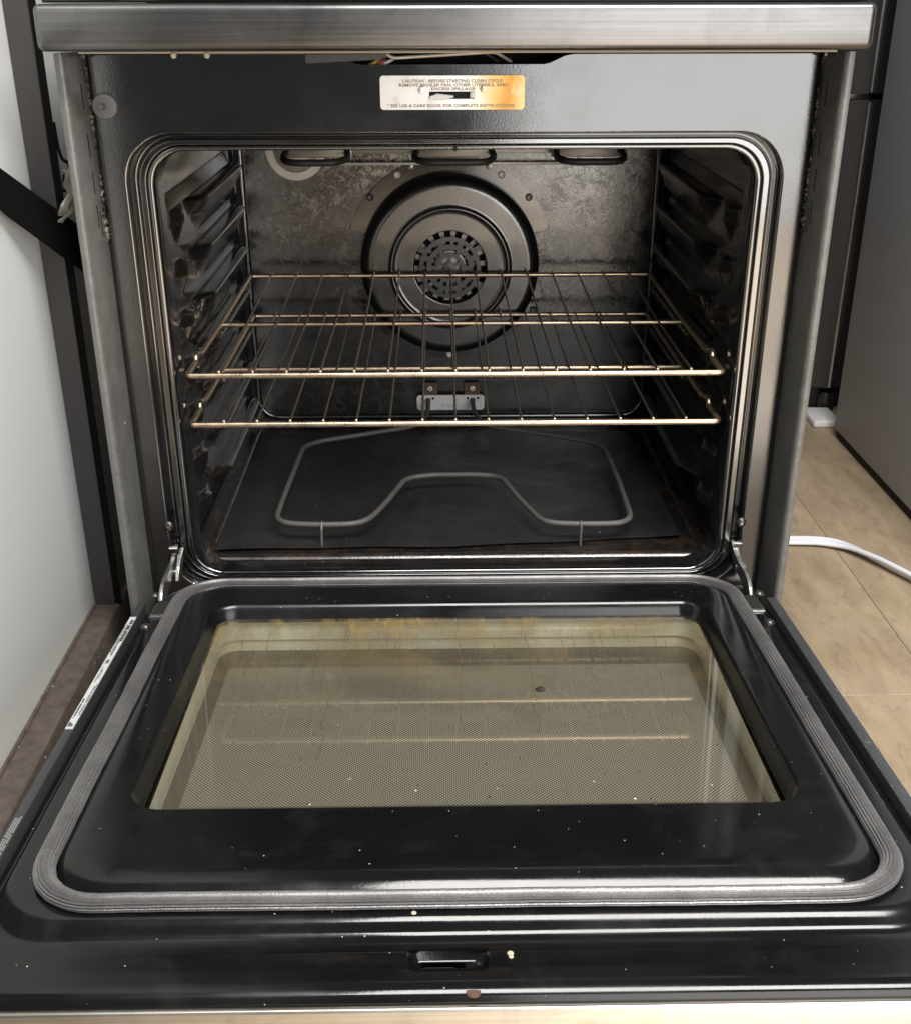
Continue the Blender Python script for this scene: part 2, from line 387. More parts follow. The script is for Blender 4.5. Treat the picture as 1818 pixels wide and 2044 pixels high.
def round_path(pts, r, n=6, closed=False):
    """polyline with rounded corners"""
    P = [Vector(p) for p in pts]; out = []
    m = len(P)
    for i in range(m):
        if not closed and i in (0, m - 1): out.append(P[i]); continue
        a, b, c = P[i - 1], P[i], P[(i + 1) % m]
        u = (a - b); v = (c - b); lu, lv = u.length, v.length
        d = min(r, lu * .48, lv * .48)
        p0 = b + u / lu * d; p1 = b + v / lv * d
        for k in range(n + 1):
            q = k / n
            out.append((1 - q) ** 2 * p0 + 2 * q * (1 - q) * b + q * q * p1)
    return out
def tube(bm, path, r, seg=10, closed=False, cap=True, flat=None, up=None):
    P = [Vector(p) for p in path]; n = len(P)
    rings = []; prev = None
    for i, p in enumerate(P):
        if closed: d = (P[(i + 1) % n] - P[i - 1])
        else: d = P[min(i + 1, n - 1)] - P[max(i - 1, 0)]
        d.normalize()
        if up is not None: nrm = Vector(up) - d * d.dot(Vector(up)); nrm.normalize()
        elif prev is None:
            a = Vector((0, 0, 1)) if abs(d.z) < .9 else Vector((1, 0, 0)); nrm = (a - d * a.dot(d)).normalized()
        else: nrm = (prev - d * prev.dot(d)).normalized()
        prev = nrm; bn = d.cross(nrm)
        rr = r[i] if isinstance(r, (list, tuple)) else r
        ring = []
        for k in range(seg):
            an = 2 * PI * k / seg
            q = math.cos(an) * nrm * rr * (flat or 1) + math.sin(an) * bn * rr
            ring.append(bm.verts.new(p + q))
        rings.append(ring)
    m = n if closed else n - 1
    for i in range(m):
        a, b = rings[i], rings[(i + 1) % n]
        for k in range(seg): bm.faces.new((a[k], a[(k + 1) % seg], b[(k + 1) % seg], b[k]))
    if cap and not closed:
        bm.faces.new(rings[0][::-1]); bm.faces.new(rings[-1])
    return bm
def tubeo(name, path, r, mat, parent=None, seg=10, closed=False, **k):
    return finish(name, tube(bmesh.new(), path, r, seg, closed, **k), mat, parent, angle=50)
def lathe(bm, prof, center, axis='y', seg=48, a0=0.0, a1=2 * PI):
    """prof: (radius, along); axis y -> along is world y"""
    cx, cy, cz = center; full = abs(a1 - a0 - 2 * PI) < 1e-6
    rings = []
    n = seg if full else seg + 1
    for r, h in prof:
        ring = []
        for k in range(n):
            an = a0 + (a1 - a0) * k / seg
            c, s = r * math.cos(an), r * math.sin(an)
            co_ = {'y': (cx + c, cy + h, cz + s), 'z': (cx + c, cy + s, cz + h), 'x': (cx + h, cy + c, cz + s)}[axis]
            ring.append(bm.verts.new(co_))
        rings.append(ring)
    for a, b in zip(rings, rings[1:]):
        for k in range(seg if full else n - 1):
            q = (k + 1) % n
            try: bm.faces.new((a[k], a[q], b[q], b[k]))
            except ValueError: pass
    return bm
def prism(bm, poly, axis, lo, hi):
    """extrude a 2-D polygon along an axis. poly in the two other axes (order xyz)"""
    def mk(p, h):
        if axis == 'x': return (h, p[0], p[1])
        if axis == 'y': return (p[0], h, p[1])
        return (p[0], p[1], h)
    a = [bm.verts.new(mk(p, lo)) for p in poly]; b = [bm.verts.new(mk(p, hi)) for p in poly]
    bm.faces.new(a); bm.faces.new(b[::-1])
    n = len(poly)
    for i in range(n): bm.faces.new((a[i], a[(i + 1) % n], b[(i + 1) % n], b[i]))
    return bm
def rrect(hx, z0, z1, r, n=8):
    """rounded rectangle outline, counter-clockwise, 4*(n+1) points + edge subdivisions"""
    out = []
    for cx_, cz_, a in ((hx - r, z1 - r, 0), (-hx + r, z1 - r, 90), (-hx + r, z0 + r, 180), (hx - r, z0 + r, 270)):
        for k in range(n + 1):
            an = rad(a + 90 * k / n)
            out.append((cx_ + r * math.cos(an), cz_ + r * math.sin(an)))
    return out
def skin_rings(bm, rings, closed=True):
    R = [[bm.verts.new(p) for p in ring] for ring in rings]
    for a, b in zip(R, R[1:]):
        n = len(a)
        for k in range(n if closed else n - 1): bm.faces.new((a[k], a[(k + 1) % n], b[(k + 1) % n], b[k]))
    return R
def plate_with_holes(bm, outer, holes, y, axis='y'):
    loops = [[Vector((p[0], p[1], 0)) for p in lp] for lp in [outer] + holes]
    flat = [p for lp in loops for p in lp]
    vs = [bm.verts.new((p[0], y, p[1]) if axis == 'y' else (p[0], p[1], y)) for p in flat]
    for t3 in tessellate_polygon(loops):
        try: bm.faces.new([vs[i] for i in t3])
        except ValueError: pass
    return bm
def circle2(cx_, cz_, r, n=16): return [(cx_ + r * math.cos(2 * PI * k / n), cz_ + r * math.sin(2 * PI * k / n)) for k in range(n)]
def rect2(x0, z0, x1, z1): return [(x0, z0), (x1, z0), (x1, z1), (x0, z1)]
def rr2(x0, z0, x1, z1, r, n=5):
    return [(x + (x0 + x1) / 2, z) for x, z in rrect((x1 - x0) / 2, z0, z1, r, n)]
def dome(bm, c, r, h, axis='y', sign=-1, seg=20, flange=0.0):
    prof = []
    if flange: prof += [(r + flange, 0.0), (r + flange, sign * .0008), (r, sign * .001)]
    for k in range(7):
        a = k / 6 * PI / 2
        prof.append((max(r * math.cos(a), 1e-5), sign * h * math.sin(a)))
    return lathe(bm, prof, c, axis, seg)
def screw(name, c, r, mat, parent, axis='y', sign=-1, hexr=.0):
    bm = dome(bmesh.new(), c, r, r * .55, axis, sign)
    o = finish(name, bm, mat, parent)
    return o

# ================================================================== THE RANGE
RNG = thing('oven_range', 'electric range with steel front trim and its black oven door hanging open', 'oven', (0, .3, 0))
YF = .05
# -- cooktop and trim
bm = bmesh.new(); box(bm, (-.3855, -.0325, .8872), (.3855, .03, .9275), .0065, 4)
finish('cooktop_trim', bm, 'trim', RNG)
boxo('glass_cooktop', (-.379, -.02, .9283), (.379, .62, .9335), 'cooktop', RNG, .0015)
bm = bmesh.new(); box(bm, (-.352, -.019, .8848), (.357, .02, .8869), .0006)
rs = random.Random(3)
for x in (-.2615, -.2330):
    lathe(bm, [(1e-5, -.0035), (.0022, -.0028), (.003, 0.0), (.0022, .002), (1e-5, .0025)], (x + rs.uniform(-.004, .004), -.0195, .8838), 'z', 10)
finish('trim_sealant', bm, 'glue', RNG)
# -- side panels with their folded front flange
for s in (-1, 1):
    poly = [(s * .3815, .001), (s * .3795, 0), (s * .3765, 0), (s * .3750, .0003), (s * .3737, .0011), (s * .3727, .0024), (s * .3719, .0042), (s * .3712, .008), (s * .3675, .05), (s * .3675, .60), (s * .3815, .60)]
    bm = prism(bmesh.new(), poly if s < 0 else poly[::-1], 'z', .03, .8845)
    sp = finish('side_panel', bm, 'grain', RNG, angle=50)
    # vent slots punched in the inner return (thin dark louvres)
    for k, (za, zb) in enumerate(((.855, .832), (.808, .785), (.772, .750), (.738, .716), (.731, .706))):
        y = .034 if k < 4 else .0405
        q = .3716 - (y - .003) / .047 * .0041
        boxo('vent_slot', (s * q - .0004, y - .0011, zb), (s * q + .0012 if s > 0 else s * q + .0004, y + .0011, za), 'dark', sp)
    bm = bmesh.new(); box(bm, (s * .3630 - .0022, .0300, .8785), (s * .3630 + .0022, .034, .8834), .0006)
    finish('trim_screw', bm, 'bolt', RNG)
# -- front frame plate (rounded opening, latch notch, hinge slots)
HX, Z0, Z1, RR = .341, .280, .8075, .050
hole = rrect(HX, Z0, Z1, RR, 12)
outer = [(-.3606, .16), (.3606, .16), (.3606, .8805), (.117, .8805), (.1085, .8790), (.094, .8725), (.088, .8712), (-.094, .8712), (-.100, .8722), (-.115, .8790), (-.122, .8805), (-.3606, .8805)]
slots = [rect2(s * .3365 - .005, .3080, s * .3365 + .005, .3375) for s in (-1, 1)]
bm = plate_with_holes(bmesh.new(), outer, [hole] + slots, YF)
r_ = bmesh.ops.extrude_face_region(bm, geom=bm.faces[:])
NOFIX.add('front_frame')
bmesh.ops.translate(bm, verts=[v for v in r_['geom'] if isinstance(v, bmesh.types.BMVert)], vec=(0, .0012, 0))
bmesh.ops.recalc_face_normals(bm, faces=bm.faces)
FR = finish('front_frame', bm, 'face', RNG, angle=30)
# dark gap between the frame and the side flanges
for s in (-1, 1):
    boxo('frame_gap', (s * .3672 - .0008, .0560, .16), (s * .3672 + .0008, .0585, .8815), 'dark', RNG)
    bm = bmesh.new()
    arc = [(s * (.3602 + .0064 * math.sin(a)), .0565 - .0065 * math.cos(a)) for a in [PI / 2 * k / 6 for k in range(7)]]
    arc = [(s * .3598, .0500)] + arc + [(s * .3666, .066)]
    A_ = [bm.verts.new((x, y, .16)) for x, y in arc]; B_ = [bm.verts.new((x, y, .8805)) for x, y in arc]
    for k in range(len(arc) - 1): bm.faces.new((A_[k], A_[k + 1], B_[k + 1], B_[k]) if s > 0 else (A_[k + 1], A_[k], B_[k], B_[k + 1]))
    NOFIX.add('frame_edge')
    finish('frame_edge', bm, 'face', RNG, angle=80)
    # crumbs of old insulation and grease stuck in the gap
    bm = bmesh.new(); rg_ = random.Random(31 + s)
    for k in range(70):
        z = rg_.choice((rg_.uniform(.80, .878), rg_.uniform(.70, .80), rg_.uniform(.70, .76), rg_.uniform(.80, .86)))
        m = bmesh.ops.create_icosphere(bm, subdivisions=1, radius=rg_.uniform(.0006, .0016))
        for v in m['verts']: v.co = Vector((v.co.x * .8 + s * (.3668 + rg_.uniform(-.0012, .0008)), v.co.y + .052 + rg_.uniform(-.006, .004), v.co.z * rg_.uniform(1, 2.2) + z))
    gr_ = finish('gap_residue', bm, 'residue', RNG); gr_['kind'] = 'stuff'
# stepped lip rings round the opening
prof = [(0, .050), (.0010, .0503), (.0020, .0515), (.0028, .0545), (.0034, .061), (.0044, .0665), (.0062, .0690), (.0084, .0685), (.0098, .066), (.0106, .0625), (.0114, .0607), (.0124, .0601), (.0128, .0601),
        (.0174, .0601), (.0178, .0601), (.0185, .0607), (.0189, .0632), (.0193, .0640), (.0197, .0632), (.0201, .0607), (.0208, .0600), (.0225, .0596), (.0245, .0598), (.0258, .0606), (.0268, .0630), (.0276, .0690), (.0280, .0800), (.0280, .096)]
rings = []
for d, y in prof:
    rings.append([(x, y, z) for x, z in rrect(HX - d, Z0 + .72 * d, Z1 - .72 * d, RR - d * .55, 12)])
NOFIX.add('opening_lip')
bm = bmesh.new(); skin_rings(bm, rings); bmesh.ops.recalc_face_normals(bm, faces=bm.faces)
LIP = finish('opening_lip', bm, 'lip', RNG, angle=80)
bm = bmesh.new(); box(bm, (-.0025, .0585, Z1 - .72 * .0282), (.0012, .066, Z1 - .72 * .0205), .0004)
finish('lip_seam', bm, 'dark', RNG)
# box behind the latch notch: dark void, lever and wires
boxo('notch_housing', (-.15, .115, .855), (.15, .117, .8835), 'dark', RNG)
boxo('notch_shelf', (-.15, .0522, .868), (.15, .115, .8695), 'dark', RNG)
bm = bmesh.new(); prism(bm, [(-.148, .8742), (-.146, .8728), (-.075, .8762), (-.068, .8785), (-.068, .8825), (-.148, .8818)], 'y', .040, .049)
bmesh.ops.bevel(bm, geom=bm.edges[:], offset=.0006, segments=1, affect='EDGES')
finish('latch_lever', bm, 'lever', RNG)
tubeo('latch_rod', round_path([(-.069, .046, .8815), (-.062, .046, .8775), (.030, .052, .8822), (.040, .056, .8822), (.056, .072, .8725)], .004, 4), .0017, 'cream', RNG, 8)
tubeo('latch_rod', round_path([(.028, .07, .8815), (.044, .08, .872)], .002, 2), .0011, 'bracket', RNG, 8)
for nm, x, mt in (('yellow_wire', -.086, 'copper'), ('red_wire', -.081, 'redwire'), ('grey_wire', -.074, 'plate')):
    tubeo(nm, [(x, .060, .8705), (x + .004, .056, .8722), (x + .009, .058, .8745), (x + .012, .066, .8760)], .0017, mt, RNG, 8)
# latch plate with its lettering
outer = rr2(-.0755, .8290, .0688, .8612, .0035)
bm = plate_with_holes(bmesh.new(), outer, [rect2(-.0265, .8392, .0190, .8462)], .0460)
r_ = bmesh.ops.extrude_face_region(bm, geom=bm.faces[:])
bmesh.ops.translate(bm, verts=[v for v in r_['geom'] if isinstance(v, bmesh.types.BMVert)], vec=(0, .003, 0))
LP = finish('latch_plate', bm, 'latch', RNG, angle=30)
boxo('latch_slot', (-.0265, .0491, .8392), (.0190, .0496, .8462), 'dark', LP)
bm = bmesh.new(); prism(bm, [(-.0268, .8388), (-.010, .8388), (-.0075, .8402), (-.002, .8405), (-.002, .8428), (-.011, .8434), (-.018, .8446), (-.0262, .8420)], 'y', .0435, .0485)
bmesh.ops.bevel(bm, geom=bm.edges[:], offset=.0005, segments=1, affect='EDGES')
finish('latch_hook', bm, 'plate', LP)
boxo('latch_stop', (.0138, .0445, .8398), (.0188, .0485, .8460), 'cream', LP, .0008)
for x, z in ((-.0342, .8475), (.0278, .8488)):
    bm = bmesh.new(); lathe(bm, [(.0039, 0), (.0039, -.0010), (.0033, -.0022), (1e-5, -.0025)], (x, .0460, z), 'y', 6)
    sc = finish('plate_screw', bm, 'latch', LP, smooth=False)
def text(body, x, z, y, size, mat, parent, width=None, name='lettering', shear=0):
    cu = bpy.data.curves.new(name, 'FONT'); cu.body = body; cu.size = size; cu.extrude = .00025; cu.offset = .00012
    cu.align_x = 'LEFT'; cu.resolution_u = 2
    o = bpy.data.objects.new(name, cu); COL.objects.link(o)
    bpy.context.view_layer.update()
    me = bpy.data.meshes.new_from_object(o.evaluated_get(bpy.context.evaluated_depsgraph_get()))
    bpy.data.objects.remove(o)
    xs = [v.co.x for v in me.vertices]; x0, x1 = min(xs), max(xs)
    k = (width / (x1 - x0)) if width else 1.0
    for v in me.vertices: v.co = Vector((x + (v.co.x - x0) * k, y - v.co.z, z + v.co.y))
    me.materials.clear(); me.materials.append(MAT[mat]); me.name = name
    ob = bpy.data.objects.new(name, me); COL.objects.link(ob); attach(ob, parent); return ob
MAT['emboss'] = plain('embossed_letter', (.26, .22, .15), .5, .4)
text('CAUTION - BEFORE STARTING CLEAN CYCLE', -.0535, .8548, .0459, .0040, 'emboss', LP, .100)
text('REMOVE BROILER PAN, OTHER UTENSILS, AND', -.0565, .8510, .0459, .0040, 'emboss', LP, .108)
text('EXCESS SPILLAGE', -.0245, .8475, .0459, .0036, 'emboss', LP, .044)
text('* SEE USE & CARE BOOK FOR COMPLETE INSTRUCTIONS', -.0690, .8315, .0459, .0040, 'emboss', LP, .128)
# rubber bumper, bolts
bm = bmesh.new(); lathe(bm, [(1e-5, -.0035), (.003, -.0038), (.0095, -.0044), (.0120, -.0036), (.0128, -.001), (.0128, .0)], (-.3520, YF, .8330), 'y', 28)
BP = finish('bumper_pad', bm, 'rubber', RNG)
bm = bmesh.new(); tube(bm, [(-.3525, YF - .003, .8330), (-.3535, YF - .011, .8335)], [.0030, .0024], 10); finish('bumper_pin', bm, 'rubber', BP)
for x, z in ((-.3388, .3660), (.3380, .3645)):
    b = screw('frame_bolt', (x, YF, z), .0058, 'bolt', RNG)
    lathe_bm = lathe(bmesh.new(), [(.0019, 0.0), (1e-5, .0004)], (x, YF - .0033, z), 'y', 6); finish('hex_socket', lathe_bm, 'screw', b)

# -- oven cavity ------------------------------------------------------------
CX, CYR, CZB, CZT = .3205, .5830, .2975, .800
# side wall heightfield: ledges that carry the racks
LEDGES = [.7130, .6546, .5956, .5366, .4776, .4186, .3596]
def sm(a, b, v):
    q = max(0, min(1, (v - a) / (b - a))); return q * q * (3 - 2 * q)
rows = []     # (z, base amplitude, phase)
rows += [(CZT, 0, None), (.770, 0, None), (.736, 0, None), (.7325, -.4, None), (.7305, -.5, None)]
for k, zk in enumerate(LEDGES):
    step = .0590
    rows.append((zk + .0026, 0.02, 1.0)); rows.append((zk + .0006, .93, .0)); rows.append((zk - .0008, 1.0, .0)); rows.append((zk - .0028, .97, .04))
    for p in (.10, .18, .27, .36, .46, .56, .66, .76, .85):
        rows.append((zk - p * step, max(0.0, 1 - p / .78), p))
rows += [(.318, 0, None), (.306, 0, None), (CZB, 0, None)]
rows.sort(key=lambda r: -r[0])
ys = sorted(set([.070, .076, .082, .086, .090] + [.095 + .0065 * i for i in range(36)] + [.33 + .03 * i for i in range(7)] + [.520, .530, .538, .545, .552, .558, .564, .572, CYR]))
def lin(a, b, v): return max(0.0, min(1.0, (v - a) / (b - a)))
def hwall(y, z, amp, p):
    if p is None and amp < 0:   # groove that outlines the pressed panel
        return -.0035 * lin(.088, .096, y) * (1 - lin(.540, .546, y)) * -amp * 2
    inside = lin(.084, .093, y) * (1 - lin(.522, .546, y))
    if p is None or z < .330: return 0.0
    inside *= lin(.330, .345, z)
    base = .0022 * inside
    yv = .205 + .085 * p                      # slanting valley that breaks each ledge
    if y > yv:
        return base + .0215 * amp * lin(0, .042, y - yv) * inside
    # front of the valley: short faceted pyramid
    py = max(0.0, 1 - abs(y - .158) / .034 - max(0.0, p - .22) * 2.2)
    return base + .0110 * py * inside * (1.0 if p < .95 else 0.2)
for s in (-1, 1):
    bm = bmesh.new()
    grid = [[bm.verts.new((s * (CX - hwall(y, z, a, p)), y, z)) for y in ys] for z, a, p in rows]
    for i in range(len(rows) - 1):
        for j in range(len(ys) - 1):
            bm.faces.new((grid[i][j], grid[i][j + 1], grid[i + 1][j + 1], grid[i + 1][j]))
    bm.verts.index_update()
    crest = {v.index for i, (z, a, p) in enumerate(rows) if p is not None and a > .9 for v in grid[i]}
    sw = finish('side_wall', bm, 'sidewall', RNG, angle=6)
    ne = len(sw.data.edges); sh = [False] * ne
    at = sw.data.attributes.get('sharp_edge')
    if at:
        at.data.foreach_get('value', sh); ev = [0] * (2 * ne); sw.data.edges.foreach_get('vertices', ev)
        for k in range(ne):
            if ev[2 * k] in crest and ev[2 * k + 1] in crest: sh[k] = False
        at.data.foreach_set('value', sh)
boxo('cavity_ceiling', (-CX, .074, CZT), (CX, CYR, CZT + .004), 'cavity', RNG)
# rear wall with its rounded bead
RW = boxo('rear_wall', (-CX, CYR, CZB), (CX, CYR + .004, CZT), 'rear', RNG)
bead = [(x, z) for x, z in rrect(.3100, .3085, .90, .032, 8)]
bead = [p for p in bead if p[1] < .7995] 
bead = sorted([p for p in bead if p[0] < 0], key=lambda p: -p[1]) + sorted([p for p in bead if p[0] >= 0], key=lambda p: p[1])
bead = [(-.3100, .7995)] + bead + [(.3100, .7995)]
tubeo('wall_bead', [(x, CYR, z) for x, z in bead], .0052, 'face', RW, 12)
for s in (-1, 1): boxo('wall_gap', (s * .3155 - .0035, CYR - .004, .31), (s * .3155 + .0035, CYR - .0005, CZT - .001), 'dark', RW)
# floor with front gutter
fp = [(CYR, CZB), (.14, CZB), (.118, CZB), (.108, .2995), (.1010, .3030), (.0955, .3045), (.0905, .3030), (.0870, .2985), (.0850, .2915), (.0825, .2875), (.078, .2865), (.072, .2870)]
bm = bmesh.new()
a = [bm.verts.new((-CX, y, z)) for y, z in fp]; b = [bm.verts.new((CX, y, z)) for y, z in fp]
for i in range(len(fp) - 1): bm.faces.new((a[i], b[i], b[i + 1], a[i + 1]))
finish('cavity_floor', bm, 'cavfloor', RNG, angle=60)
for s in (-1, 1):   # pressed rib along each side of the floor
    tubeo('floor_rib', [(s * .306, .135, .2985), (s * .306, .30, .2985), (s * .3065, .55, .2985)], .0045, 'cavfloor', RNG, 10)

# -- convection fan -----------------------------------------------------------
FC = (-.0008, 0.0, .5590)
bm = bmesh.new()
lathe(bm, [(.1355, .5822), (.1358, .566), (.1345, .556), (.131, .5495), (.1262, .5462), (.1235, .5452)], FC, 'y', 72)
FD = finish('fan_drum', bm, 'fandark', RNG, angle=60)
bm = bmesh.new()
lathe(bm, [(.1238, .5456), (.1215, .5443), (.118, .5440), (.1168, .5440), (.0948, .5440), (.0935, .5440), (.0915, .5432), (.0895, .5405), (.0880, .5395), (.0862, .5402), (.0845, .5428), (.0825, .5440), (.080, .5442), (.0785, .5442), (.0570, .5442), (.0558, .5442), (.0550, .5446), (.0548, .5462)], FC, 'y', 96)
FCV = finish('fan_cover', bm, 'fandisc', RNG, angle=60)
for a0, a1, r1 in ((19, 161, .1600), (197, 343, .1505)):
    pl = []
    n = 40
    for k in range(n + 1):
        an = rad(a0 + (a1 - a0) * k / n); pl.append((FC[0] + r1 * math.cos(an), FC[2] + r1 * math.sin(an)))
    for k in range(n + 1):
        an = rad(a1 - (a1 - a0) * k / n); pl.append((FC[0] + .131 * math.cos(an), FC[2] + .131 * math.sin(an)))
    bm = prism(bmesh.new(), pl, 'y', .5780, .5822)
    bmesh.ops.bevel(bm, geom=[e for e in bm.edges if abs(e.verts[0].co.y - .578) < 1e-5 and abs(e.verts[1].co.y - .578) < 1e-5], offset=.0012, segments=2, affect='EDGES')
    finish('fan_flange', bm, 'cavity', RNG, angle=40)
for x, z, mt in ((-.1195, .6585, 'bolt'), (.1180, .6575, 'bolt'), (-.0785, .6905, 'cream'), (.0765, .6905, 'cream'), (-.0015, .4150, 'plate'), (-.1300, .4870, 'bolt'), (.129, .486, 'bolt')):
    bm = bmesh.new(); lathe(bm, [(.0056, 0), (.0056, -.001), (.0042, -.0022), (.0038, -.0030), (.0030, -.0030), (.0022, -.0016), (1e-5, -.0014)], (x, .578, z), 'y', 18)
    finish('flange_screw', bm, mt, RNG)
for x in (-.0585, .0575):
    bm = bmesh.new(); lathe(bm, [(.0050, 0), (.0046, -.0012), (1e-5, -.0016)], (x, .578, .7030), 'y', 14); finish('flange_dimple', bm, 'cavity', RNG)
# grille: concentric rings joined by bridges, open between
def sector(bm, r0, r1, a0, a1, y0, y1, n=None):
    n = n or max(2, int(abs(a1 - a0) / 5))
    pl = [(FC[0] + r1 * math.cos(rad(a0 + (a1 - a0) * k / n)), FC[2] + r1 * math.sin(rad(a0 + (a1 - a0) * k / n))) for k in range(n + 1)]
    pl += [(FC[0] + r0 * math.cos(rad(a1 - (a1 - a0) * k / n)), FC[2] + r0 * math.sin(rad(a1 - (a1 - a0) * k / n))) for k in range(n + 1)]
    prism(bm, pl, 'y', y0, y1)
bm = bmesh.new()
for r0, r1 in ((.0400, .0462), (.0280, .0352), (.0165, .0222)):
    lathe(bm, [(r0, .5445), (r1, .5445), (r1, .5460), (r0, .5460), (r0, .5445)], FC, 'y', 64)
lathe(bm, [(1e-5, .5440), (.0085, .5443), (.0085, .5460), (1e-5, .5460)], FC, 'y', 24)
for r0, r1, angs, wd in ((.0453, .0552, (35, 148, 215, 330), 9), (.0343, .0407, (22, 66, 112, 158, 203, 248, 292, 338), 13), (.0213, .0287, (0, 60, 120, 180, 240, 300), 14), (.0083, .0177, (25, 90, 155, 205, 335, 270), 16)):
    for a in angs: sector(bm, r0, r1, a - wd / 2, a + wd / 2, .5446, .5459, 3)
finish('fan_grille', bm, 'grille', RNG, angle=40)
bm = bmesh.new()
lathe(bm, [(1e-5, .5755), (.054, .5755)], FC, 'y', 40); finish('fan_backplate', bm, 'dark', RNG)
bm = bmesh.new()
for k in range(18):
    a = 360 / 18 * k
    sector(bm, .024, .0535, a, a + 8.5, .560 , .5612, 2)
lathe(bm, [(.024, .5560), (.010, .5545), (1e-5, .5545)], FC, 'y', 24)
lathe(bm, [(.0245, .556), (.0245, .560), (.024, .560)], FC, 'y', 24)
finish('fan_wheel', bm, 'blade', RNG, angle=40)

# -- oven lamp cover, broil element -------------------------------------------
LC = (-.2275, 0.0, .7268)
bm = bmesh.new(); lathe(bm, [(.0445, .5828), (.0445, .5795), (.0435, .5785), (.0330, .5785), (.0320, .5800), (.0318, .5822)], LC, 'y', 48); LCO = finish('lamp_cover', bm, 'cream', RNG)
bm = bmesh.new(); lathe(bm, [(.0318, .581), (.029, .576), (.022, .572), (.012, .5695), (1e-5, .569)], LC, 'y', 32); finish('lamp_lens', bm, 'lens', LCO)
bm = bmesh.new()
path = [(-.2293, .565, .737), (-.2293, .425, .7325), (-.2150, .402, .7312), (-.1550, .402, .7312), (-.1395, .425, .7325), (-.1395, .565, .737)]
for xa, xb in ((-.2293, -.1395), (-.0508, .0592), (.1425, .2370)):
    p = round_path([(xa + .004, .470, .7395), (xa, .440, .7325), (xa + .012, .402, .7312), (xb - .012, .402, .7312), (xb, .440, .7325), (xb - .004, .470, .7395)], .032, 8)
    tubeo('broil_element', p, .0047, 'broil', RNG, 10)
BR = boxo('broil_bracket', (-.215, .478, .7335), (.246, .480, .7490), 'bracket', RNG, .0005)
boxo('broil_bracket', (-.178, .5700, .7055), (.175, .5735, .7095), 'cream', RNG, .0006)
for xa, xb in ((-.232, -.136), (-.054, .063), (.139, .240)):
    boxo('element_clip', (xa, .462, .7300), (xb, .4775, .7440), 'bracket', BR, .001)

# -- bake element, terminals ----------------------------------------------------
EZ = .325
pts = [(-.0362, .5690, .3400), (-.0362, .5480, .3398), (-.0372, .5330, .3330), (-.0500, .4900, .3265), (-.1973, .4314, EZ), (-.2205, .4100, EZ), (-.2277, .2193, EZ), (-.2290, .1430, EZ), (-.1701, .1357, EZ), (-.1150, .1385, EZ), (-.0934, .1924, EZ), (-.0660, .2860, EZ), (-.0300, .2965, EZ), (.0350, .2965, EZ), (.0660, .2880, EZ), (.0882, .2047, EZ), (.1120, .1370, EZ), (.1580, .1320, EZ), (.2250, .1330, EZ), (.2273, .2694, EZ), (.2240, .4100, EZ), (.1509, .4494, EZ), (.0500, .4890, .3265), (.0362, .5330, .3330), (.0348, .5480, .3398), (.0348, .5690, .3400)]
tubeo('bake_element', round_path(pts, .034, 8), .0037, 'element', RNG, 12)
for x, y in ((-.1685, .1352), (.1585, .1318)):
    bm = bmesh.new(); tube(bm, round_path([(x + .002, y + .0052, EZ), (x, y, EZ + .0056), (x, y - .0052, EZ - .001), (x - .0005, y - .008, .2990)], .004, 4), .0016, 8)
    finish('element_leg', bm, 'bracket', RNG)
bm = prism(bmesh.new(), rr2(-.0545, .3235, .0535, .3485, .005), 'y', .5705, .5730)
TP = finish('terminal_plate', bm, 'plate', RNG, angle=40)
for x in (-.0362, .0348):
    bm = bmesh.new(); lathe(bm, [(.0044, .0), (.0044, -.0006), (1e-5, -.0008)], (x, .5705, .3400), 'y', 16); finish('plate_hole', bm, 'dark', TP)
for x, z in ((-.0455, .3432), (-.0285, .3430), (.0270, .3433), (.0430, .3436)):
    bm = bmesh.new(); lathe(bm, [(.0021, .0), (.0021, -.0004), (1e-5, -.0005)], (x, .5705, z), 'y', 12); finish('plate_hole', bm, 'dark', TP)
bm = bmesh.new()
for x0, x1, z in ((-.015, -.0092, .3318), (-.0075, -.0018, .3320), (0.0, .0055, .3320), (.0075, .0130, .3320), (-.0055, -.0005, .3290), (.0008, .0065, .3290)):
    for k in range(5): box(bm, (x0 + (x1 - x0) * k / 5, .5702, z - .0005), (x0 + (x1 - x0) * (k + .6) / 5, .5706, z + .0005))
finish('printed_text', bm, 'ink', TP, smooth=False)
for x in (-.0337, .0338):
    bm = prism(bmesh.new(), rr2(x - .0122, .345, x + .0122, .3680, .0015), 'y', .5745, .5760)
    tb = finish('terminal_tab', bm, 'tab', RNG, angle=40)
    bm = bmesh.new(); lathe(bm, [(.0057, 0), (.0057, -.0012), (.0046, -.003), (.0030, -.0032), (.0022, -.0018), (1e-5, -.0016)], (x, .5745, .3585), 'y', 16); finish('tab_screw', bm, 'screw', tb)

